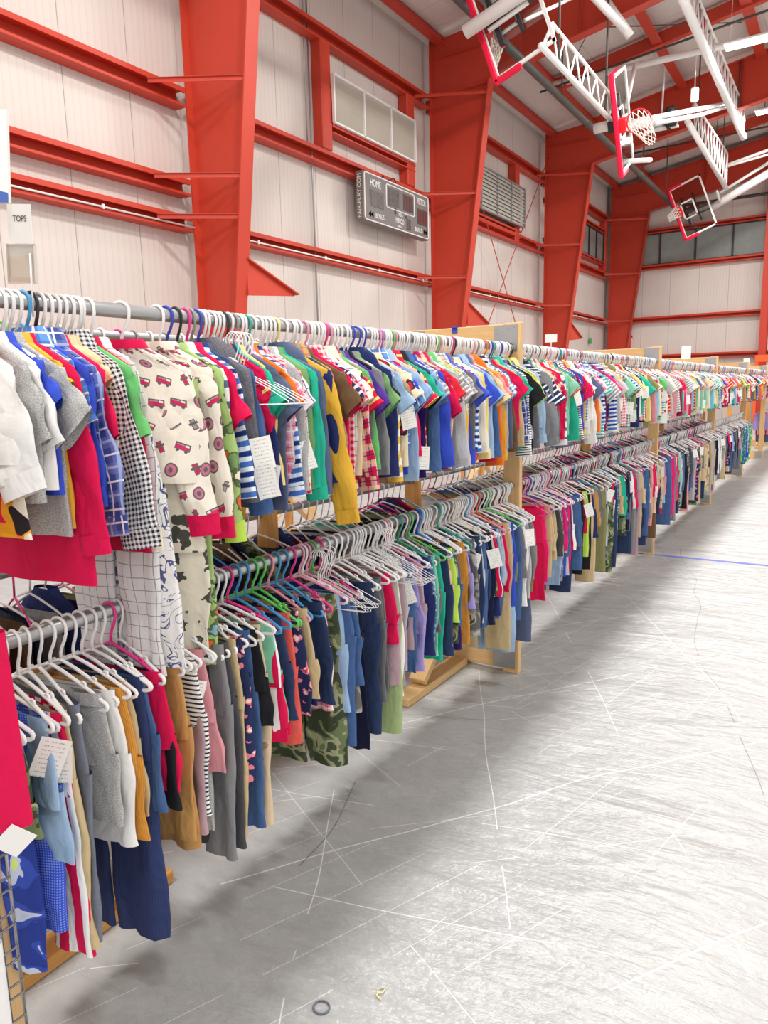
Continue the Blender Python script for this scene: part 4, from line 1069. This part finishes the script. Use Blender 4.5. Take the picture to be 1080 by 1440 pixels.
U += [(1.052, 'p', 'wpaj', dict(sl=.36, ang=R_(14), cuff='cream')), (1.068, 'q', 'wpaj', dict(zt=-.27, L=.58, W=.12, hem=.06, nohang=True)), (1.092, 'q', 'ldino', dict(zt=-.27, L=.56, W=.125, hem=.06, nohang=True, spread=.05)),
      (1.14, 'p', 'fire', dict(yaw=26, L=.40, sl=.34, collar='crim', cuff='crim', ang=R_(14), sh=.16, bw=.18)), (1.16, 'q', 'dino', dict(zt=-.38, L=.48, W=.14, hem=.06, yaw=22, nohang=True)),
      (1.215, 'q', 'odino', dict(zt=-.16, L=.72, W=.13, hem=.05, yaw=12, nohang=True, rise=.3)), (1.245, 'p', 'fire', dict(sl=.36, cuff='crim', yaw=10)), (1.275, 'p', 'odino', dict(sl=.37, cuff='lime', yaw=8, hcol='n')), (1.305, 'p', 'wstr', dict(sl=.36, cuff='sky', hcol='k'))]
seq(1.335, 1.92, 't:crim:H=h l:slate:H=n:T h:hchar l:crim:T t:teal:H=k:L=.42 t:slate:H=e t:orange:a=34 l:rging:T w:hgrey l:fern h:slate:H=y l:must:L=.46:S=.42 b:mplaid:S=.36 t:brown t:crim:H=p t:nstr:a=40 t:rstr b:rplaid:H=h', U)
seq(1.955, 2.8, 'w:hchar t:black l:grey h:navy:H=n s:lden:H=n l:ystr:H=n t:tires:T s:bplaid s:lden:H=u l:plum t:teal:H=g t:slate t:sky t:gstr s:rplaid s:crim:S=.17:a=32 l:lgrey b:wplaid:H=e l:tires s:gplaid l:hot:H=p l:bstr w:cream t:royal:H=h', U)
seq(2.836, 3.44, 's:lden b:den t:olive h:orange:S=.36 l:must w:hgrey s:blging l:slate t:crim:H=o l:khaki s:teal:H=t b:nplaid l:slate t:lime l:hchar s:yel:a=25 l:lden:H=k', U)
seq(3.56, 4.5, 't:nstr:S=.16:H=e l:slate s:grplaid s:rplaid t:crim:S=.16 l:crim s:grplaid:H=k t:red s:ostr l:teal l:navy:H=p l:bwstr s:bwstr t:crim s:must:H=t s:blging w:cream:L=.5 w:white:S=.36:H=h t:slate s:pplaid l:orange t:hot:T w:hgrey', U)
rg = random.Random(11)
PAL_T = 'crim crim crim red hot maroon coral orange must yel lime green fern teal teal mint aqua sky royal navy navy slate slate purple white white cream cream hgrey hgrey hchar grey lgrey khaki olive tan brown black den lden nplaid bplaid rplaid mplaid tplaid gplaid pplaid grplaid wplaid bging rging blging nstr wstr ystr bwstr rstr gstr ostr bstr tires flor wflor rflor wdot tstr pink peach'.split()
PAL_B = 'den den den den dden dden lden gden navy ink khaki khaki tan beige olive camo gcamo hgrey hchar grey char black black crim hot pink lav teal mint sage brown ncord gcord slate royal white lgrey sstr flor bprint acid mauve'.split()
HC = 'wwwwwwwwwwwwwwwwwwcppheebtgkn'
def fill(y0, y1, step, types, pal, dest, tagrate=.12):
    y = y0
    while y < y1:
        dest.append((y, rg.choice(types), rg.choice(pal), dict(tagp=rg.random() < tagrate, hcol=rg.choice(HC)))); y += step * rg.uniform(.8, 1.2)
fill(4.54, 6.6, .034, 'ttttsssblllwh', PAL_T, U); fill(6.78, 9.8, .043, 'ttttsssblllwh', PAL_T, U, .15); fill(9.93, 12.9, .047, 'ttttsssblllw', PAL_T, U, .12)
def thicken(L, ya, yb, pr, types, pal):
    S_ = sorted(L, key=lambda q: q[0]); out = []
    for a, b in zip(S_, S_[1:]):
        if ya < a[0] < yb and .026 < b[0] - a[0] < .07 and rg.random() < pr:
            out.append(((a[0] + b[0]) / 2, rg.choice(types), rg.choice(pal), dict(tagp=rg.random() < .05, hcol=rg.choice(HC))))
    L += out
for q in U:
    if q[0] < 1.1: q[3].setdefault('yaw', rg.uniform(3, 6)); q[3].setdefault('A', .004)
thicken(U, 1.33, 4.5, .8, 'ttslw', PAL_T)
Lo = []
seq(.70, 1.4, 'g:bcamo:L=.55 x:camo:L=.22:B=.1 g:track:L=.48:y=16:H=w x:lden j:sstr:L=.56:T j:khaki:L=.54 j:gden:L=.54 x:hgrey x:white:L=.36 x:ocord:L=.36 x:khaki:L=.32 j:ncord:L=.66 x:den:L=.32 x:crim:L=.3:H=h x:black:L=.34 m:tan:L=.46 m:tan:L=.5 m:bwstr:L=.42 m:mauve:L=.46 x:pink:L=.33:T g:hgrey:L=.5 j:char:L=.58 j:grey:L=.6 m:flor j:khaki:L=.56 j:den:L=.58 x:black g:bprint:L=.6', Lo)
seq(1.425, 2.24, 'x:mint:c=crim:L=.31:H=h:y=18 x:sstr:c=crim:L=.32:H=b x:dden:H=b:L=.3 m:coral:H=g x:flor:H=g:L=.32 x:khaki:H=p:L=.27 x:navy:H=b:L=.3 x:dden:H=b:L=.32 m:pplaid:H=h:L=.36 j:camo:L=.58:H=p:y=16 j:den:L=.52:H=p x:royal:H=g m:gcamo:H=h j:ink:L=.58 j:dden m:hgrey m:gcord j:gcord:L=.44 j:sage:L=.6:y=14:T j:white:L=.46 m:mauve m:lgrey m:den:T x:lav', Lo)
seq(2.275, 3.42, 'm:lav m:navy m:acid:H=t m:mint m:teal:H=g m:dden x:lime:H=b m:camo m:plum:L=.44 m:ocord:L=.44 m:brown:H=t m:lden:L=.4 m:gcamo m:dden:L=.4:T m:den:L=.42 m:ink:L=.42:T m:char:L=.4 m:navy:H=b:L=.4 m:den:L=.42 x:lgrey x:crim:H=o j:khaki:L=.62:y=14 j:lden:L=.64:y=10 m:royal j:den:L=.5 m:white:L=.44 m:navy m:lgrey:T j:slate m:olive', Lo)
seq(3.58, 4.4, 'm:crim:L=.5:y=12:H=h m:hot:H=p m:khaki:H=p m:khaki:L=.3 x:char m:char x:bprint:H=u m:royal:T m:lgrey:H=p j:dden:H=h x:sstr x:den m:den:L=.46 m:dden:H=h j:black:L=.5 m:lime:T j:black:L=.5 j:khaki:L=.5:H=h', Lo)
fill(4.45, 6.6, .043, 'jjmmxxg', PAL_B, Lo, .2); fill(6.78, 9.8, .045, 'jjmmxg', PAL_B, Lo, .2)
fill(9.93, 11.6, .05, 'jjmmxg', PAL_B + ['hot'], Lo, .15); fill(11.65, 12.9, .05, 'gmj', 'gdino gdino bflor bflor flor wflor rflor royal lden blging camo'.split(), Lo, .05)
thicken(Lo, 1.7, 4.4, .5, 'xxm', PAL_B)
n = 0
TR = [q for q in Lo if q[2] == 'track'][0]
for y, c, f, o in U:
    n += 1; o.setdefault('tagp', False); garment(y, 'uf', c, f, hi=y < 4.4, seed=n, parts=y < 5.6, **o)
for y, c, f, o in Lo:
    n += 1; o.setdefault('tagp', False); g_ = garment(y, 'lf', c, f, hi=y < 4.0, seed=n, parts=y < 4.6, **o)
    if f == 'track': add_tag(g_, .165, -.02, -.17, R_(38), random.Random(2), 1.05)
B = []
fill(.9, 3.4, .062, 'tls', 'must orange cream peach white crim khaki teal hgrey'.split(), B, 0)
for y, c, f, o in B: n += 1; garment(y, 'ub', c, f, hi=False, seed=n, parts=False, L=.42, **o)
B = []
fill(.75, 3.4, .055, 'jmxtt', 'ink black char brown maroon camo hgrey teal navy khaki flor olive crim'.split(), B, 0)
for y, c, f, o in B: n += 1; garment(y, 'lb', c, f, hi=False, seed=n, parts=False, **o)
k = 0
for r, ya, yb, st, ty, pal in (('uf', 13.15, 19.3, .06, 'ttsl', PAL_T), ('lf', 16.3, 19.3, .06, 'jmx', PAL_B)):
    y = ya
    while y < yb:
        k += 1; far_garment('tops' if r == 'uf' else 'bottoms', y, r, rg.choice(ty), rg.choice(pal), k); FARH.append((r, y)); y += st
for r, ya, yb, st, ty, pal in (('ub', 3.6, 12.9, .075, 'ttsl', PAL_T), ('lb', 3.6, 12.9, .075, 'jmx', PAL_B)):
    y = ya
    while y < yb:
        k += 1; far_garment('back_' + ('tops' if r == 'ub' else 'bottoms'), y, r, rg.choice(ty), rg.choice(pal), k); FARH.append((r, y)); y += st
for key, nm, lab in (('tops', 'distant_tops', 'mixed children\'s tops crowded on the farthest upper rail'), ('bottoms', 'distant_trousers', 'mixed trousers hanging on the farthest lower rail past the aisle gap'), ('back_tops', 'back_row_tops', 'tops hanging on the back rails behind the second to fourth racks'), ('back_bottoms', 'back_row_trousers', 'trousers on the lower back rails behind the second to fourth racks')):
    L = LOWG[key]; o = L['m'].build(nm, L['mats']); tag(o, lab, 'clothes', None, 'stuff')

# ---- labels that single each garment out
used = set(); RLN = {'uf': 'upper rail', 'lf': 'lower rail', 'ub': 'upper back rail', 'lb': 'lower back rail'}
def bay(y): return RN[sum(1 for b in FY[1:] if y > b)]
def uniq(cands):
    for c in cands:
        if c not in used and 4 <= len(c.split()) <= 16: used.add(c); return c
    return None
for r in RLN:
    G = sorted([g for g in GARM if g['rail'] == r], key=lambda g: g['y'])
    D = [FAB[g['f']][0] for g in G]
    for i, g in enumerate(G):
        at = lambda j: (D[j] + ' ' + TYPES[G[j]['c']][2]) if 0 <= j < len(G) else 'rail end'
        d = lambda j: D[j] if 0 <= j < len(G) else 'rail end'
        ln, sn = TYPES[g['c']][1], TYPES[g['c']][2]
        where = '%s rack\'s %s' % (bay(g['y']), RLN[r])
        hc = HM[g['h']][0]
        W = '%s %s' % (D[i], ln); Ws = '%s %s' % (D[i], sn)
        c = ['%s on %s, between %s and %s' % (W, where, d(i - 1), d(i + 1)), '%s on %s, between %s and %s' % (Ws, where, at(i - 1), at(i + 1)), '%s on %s, between %s and %s' % (Ws, where, d(i - 1), d(i + 1)),
             '%s on %s, past %s and %s' % (Ws, where, d(i - 2), d(i - 1)), '%s on %s, before %s and %s' % (Ws, where, d(i + 1), d(i + 2)), '%s on %s hanger, %s, between %s and %s' % (Ws, hc, where, d(i - 1), d(i + 1)),
             '%s, %s, between %s and %s' % (Ws, where, d(i - 1), d(i + 1)), '%s, %s, after %s' % (Ws, where, at(i - 1)), '%s, %s, before %s' % (Ws, where, at(i + 1)), '%s, %s, two past %s' % (Ws, where, d(i - 2)), '%s, %s, three past %s' % (Ws, where, d(i - 3))]
        g['root']['label'] = uniq(c) or c[-1]
        g['root']['group'] = {'uf': 'tops on the upper front rail', 'lf': 'trousers and shorts on the lower front rail', 'ub': 'tops on the upper back rail', 'lb': 'clothes on the lower back rail'}[r]
        where2 = '%s rack\'s %s' % (bay(g['y']), RLN[r]); hk = 'wire' if g['hk'] == 'wire' else 'plastic'
        if g['nohang']: continue
        g['hl'] = uniq(['%s %s hanger holding the %s between %s and %s, %s' % (hc, hk, Ws, d(i - 1), d(i + 1), where2), '%s hanger holding the %s, %s, between %s and %s' % (hc, Ws, where2, d(i - 1), d(i + 1)), '%s hanger of the %s, %s, after %s' % (hc, Ws, where2, at(i - 1)), '%s hanger of the %s, %s, before %s' % (hc, Ws, where2, at(i + 1)), '%s hanger of the %s, %s, two past %s' % (hc, Ws, where2, d(i - 2)), '%s hanger of the %s, %s, two before %s' % (hc, Ws, where2, d(i + 2)), '%s hanger of the %s, %s, three past %s' % (hc, Ws, where2, d(i - 3)), '%s hanger, %s, between the %s and %s' % (hc, where2, at(i - 1), at(i + 1)), '%s hanger, %s, past the %s then %s' % (hc, where2, d(i - 2), d(i - 1)), '%s hanger, %s, before the %s then %s' % (hc, where2, d(i + 1), d(i + 2)), '%s %s hanger, %s, three before %s' % (hc, hk, where2, d(i + 3)), '%s %s hanger, %s, four past %s' % (hc, hk, where2, d(i - 4))]) or '%s plastic hanger on the %s' % (hc, where2)
# ---- hangers: the 300 largest in view as objects, the rest as one
HG = [g for g in GARM if not g['nohang']]
def hrank(g): return g['y'] + (2.2 if g['rail'][1] == 'b' else 0) + (6 if g['rail'] == 'lb' else 0)
HG.sort(key=hrank)
for g in HG[:290]:
    put_hanger('top' if g['hk'] == 'plastic' and g['c'] not in BOT else g['hk'], g['h'], g['loc'], g['rz'], g['hl'], 'hangers on the front rails' if g['rail'][1] == 'f' else 'hangers on the back rails')
mats = [HM[c][1] for c in 'wpkehbc']; far = MB()
lv = np.concatenate(ME_HL.v)
rest = [(g['loc'], g['rz'], g['h']) for g in HG[290:]] + [((XF if r[1] == 'f' else XR, y, ZU if r[0] == 'u' else ZL), R_(rg.uniform(-6, 10)), rg.choice('wwwwwwpkehb')) for r, y in FARH]
for loc, a, h in rest:
    sz = rg.uniform(.82, 1.06); tl = R_(rg.uniform(-7, 7)); l2 = np.stack([lv[:, 0] * math.cos(tl) + lv[:, 2] * math.sin(tl), lv[:, 1], lv[:, 2] * math.cos(tl) - lv[:, 0] * math.sin(tl)], 1) * np.array((sz, 1, 1)); a += R_(rg.uniform(-10, 10))
    ca, sa = math.cos(a), math.sin(a)
    far.add(np.stack([l2[:, 0] * ca + loc[0], l2[:, 0] * sa + loc[1] - l2[:, 1], l2[:, 2] + loc[2]], 1), ME_HL.f, ME_HL.uv, 'wpkehbc'.index(h) if h in 'wpkehbc' else 0)
tag(far.build('distant_hangers', mats), 'mass of mostly white hangers on the farther rails', 'hangers', None, 'stuff')
# bare wire hangers fanned out past the camouflage trousers, and past the sage pair
for j in range(7):
    put_hanger('wire', 'w', (XF + .06, 1.765 + j * .011, ZL - .012 - .004 * (j % 3)), R_(6 + 2 * j), 'bare thin white wire hanger number %s from camera, beyond camouflage trousers on lower rail' % ['one', 'two', 'three', 'four', 'five', 'six', 'seven'][j], 'bare wire hangers')
for j in range(6):
    put_hanger('wire', 'w', (XF + .07, 2.12 + j * .012, ZL - .01), R_(4 + 3 * j), 'bare thin white wire hanger number %s from camera, beyond sage green trousers on lower rail' % ['one', 'two', 'three', 'four', 'five', 'six'][j], 'bare wire hangers')
for j in range(5):
    put_hanger('wire', 'w', (XF + .10, 1.40 + j * .012, ZU - .06), R_(4 + 4 * j), 'bare thin white wire hanger number %s from camera, over charcoal hoodie on upper rail' % ['one', 'two', 'three', 'four', 'five'][j], 'bare wire hangers')

# ------------------------------------------------------------------ small things
g = empty('grid_panel', (-1.315, .668, 0)); tag(g, 'chrome wire grid panel standing at the near end of the rack', 'grid panel')
m = MB()
for y in (0, -.028): m.tube([(0, y, .02), (0, y, 1.9)], .0034, 6)
m.build('edge_wires', M_chrome, g)
m = MB()
for k in range(1, 13): m.tube([(-.006, -.076 * k, .02), (-.006, -.076 * k, 1.9)], .0026, 6)
m.build('upright_wires', M_chrome, g)
m = MB()
for k in range(25):
    for d in (0, .026): m.tube([(.005, .0, .05 + k * .076 + d), (.005, -.92, .05 + k * .076 + d)], .0024, 6)
m.build('cross_wires', M_chrome, g)
m = MB()
for y in (-.03, -.88):
    m.tube([(-.2, y, .012), (.0, y, .012), (.12, y, .012)], .008, 6)
m.build('feet', M_chrome, g)
def cloth_tube(name, loc, rings, mat, lab, cat):
    m = MB(); m.loft(rings); o = m.build(name, mat, None, loc); return tag(o, lab, cat)
rr = random.Random(3)
rings = [[(p[0] * 1.0, p[1] - .02 * f, p[2]) for p in cring(.045 + .012 * f, .022, -.36 * f, 18, 1 + f, .004, 3)] for f in np.linspace(0, 1, 12)]
def rotr(R, a):
    ca, sa = math.cos(a), math.sin(a); return [[(x * ca - y * sa, x * sa + y * ca, z) for x, y, z in q] for q in R]
t = cloth_tube('hung_leggings', (-1.262, .635, 1.115), rotr(rings, R_(60)), FAB['crim'][1], 'bright crimson garment leg hanging on the wire grid at the left edge', 'trousers')
m = MB(); h = .032; m.add([(0, -.0375, 0), (0, 0, .036), (0, .0375, 0), (0, 0, -.036), (.0015, -.0375, 0), (.0015, 0, .036), (.0015, .0375, 0), (.0015, 0, -.036)], [(0, 1, 2, 3), (7, 6, 5, 4), (0, 4, 5, 1), (1, 5, 6, 2), (2, 6, 7, 3), (3, 7, 4, 0)], None, 0, False)
o = m.build('blank_card', M_card, t); o.location = (.045, .0, -.38); o.rotation_euler = (0, R_(8), R_(-35)); o['label'] = 'blank white card pinned at the bottom'
t = empty('white_shirt', (-1.255, .568, .54)); tag(t, 'white top with royal blue hem hanging low on the wire grid', 'shirt')
m = MB(); m.loft(rotr([cring(.04, .012, -.2 * f, 16, 0, .003, 3) for f in np.linspace(0, 1, 6)], R_(75))); m.build('body', FAB['white'][1], t)
m = MB(); m.loft(rotr([cring(.041, .0125, -.2 - .09 * f, 16, 0, .003, 3) for f in np.linspace(0, 1, 4)], R_(75))); m.build('hem', FAB['royal'][1], t)['label'] = 'royal blue hem'
# signs
def basis(right, normal):
    r = Vector(right).normalized(); n_ = Vector(normal).normalized(); u = n_.cross(r).normalized()
    return (tuple(r), tuple(u), tuple(n_))
t = empty('rail_sign', (-1.45, .905, ZU + .02)); tag(t, 'upright paper sign reading TOPS in a clear holder on the near rail', 'sign')
t.rotation_euler = (0, R_(3), R_(28))
m = MB(); m.box((0, 0, .1), (.05, .0012, .142)); m.build('card', M_card, t)
text('TOPS', (.001, -.0022, .142), .0165, plain('sign_ink', '#4c4a48', .7), t, ((1, 0, 0), (0, 0, 1), (0, -1, 0)), .74, ex=.0002)
m = MB(); m.box((0, -.0035, .055), (.058, .002, .075)); m.box((0, .004, .055), (.058, .002, .075)); m.build('clear_pocket', M_acrylic, t)
m = MB(); 
for s in (-1, 1): m.box((s * .029, 0, .055), (.002, .009, .077))
for z in (.017, .093): m.box((0, 0, z), (.06, .009, .002))
m.build('pocket_rim', plain('clear_rim', '#d9d2cb', .2, .5), t)
m = MB(); m.tube([(.022, -.006, .075), (.022, -.006, -.05)], .002, 6); m.build('stem', M_white, t)
t = empty('banner_sign', (-1.45, .88, ZU)); tag(t, 'white sign with a blue lower band at the upper left edge', 'sign')
t.rotation_euler = (0, R_(6), R_(11))
m = MB(); m.box((-.2, 0, .272), (.4, .006, .17)); m.build('panel', M_card, t)
m = MB(); m.add([(0, -.0045, .205), (-.4, -.0045, .28), (-.4, -.0045, .187), (0, -.0045, .187)], [(0, 1, 2, 3)], None, 0, False); m.build('blue_band', plain('sign_blue', '#4a6ab8', .5), t)
m = MB(); m.tube([(-.2, 0, -.02), (-.2, 0, .18)], .004, 6); m.build('stem', M_chrome, t)
for y, lab in ((4.04, 'small white card sign above the second rack'), (8.03, 'taller white card sign above the third rack'), (13.1, 'small white card sign above the farthest rack')):
    t = empty('rail_sign', (XF, y, ZU)); tag(t, lab, 'sign')
    m = MB(); hh = .045 if y < 5 else .13; m.box((0, 0, .05 + hh / 2), (.07 if y < 5 else .09, .002, hh)); m.build('card', M_card, t)
    m = MB(); m.tube([(0, .004, -.01), (0, .004, .07 + hh / 2)], .003, 5); m.build('stem', M_white, t)
m = MB(); m.box((-.25, 6.685, .0015), (2.9, .045, .003)); tag(m.build('floor_tape', M_tape), 'strip of blue tape stuck across the floor by the third timber frame', 'tape')
m = MB(); m.tube([(-1.01 + .021 * math.cos(a), 1.23 + .019 * math.sin(a), .003) for a in np.linspace(0, 2 * PI, 20, endpoint=False)], .0026, 6, closed=True)
tag(m.build('hair_tie', plain('grey_elastic', '#6b7280', .7)), 'small grey hair tie ring lying on the floor in front', 'hair tie')
m = MB(); m.tube([(-.915, 1.335, .003), (-.90, 1.345, .006), (-.905, 1.36, .004), (-.92, 1.35, .003), (-.91, 1.33, .003), (-.895, 1.325, .004)], .002, 5)
tag(m.build('plastic_barb', plain('yellow_plastic', '#e4dca8', .5)), 'tiny pale yellow plastic scrap lying on the floor beside the hair tie', 'scrap')
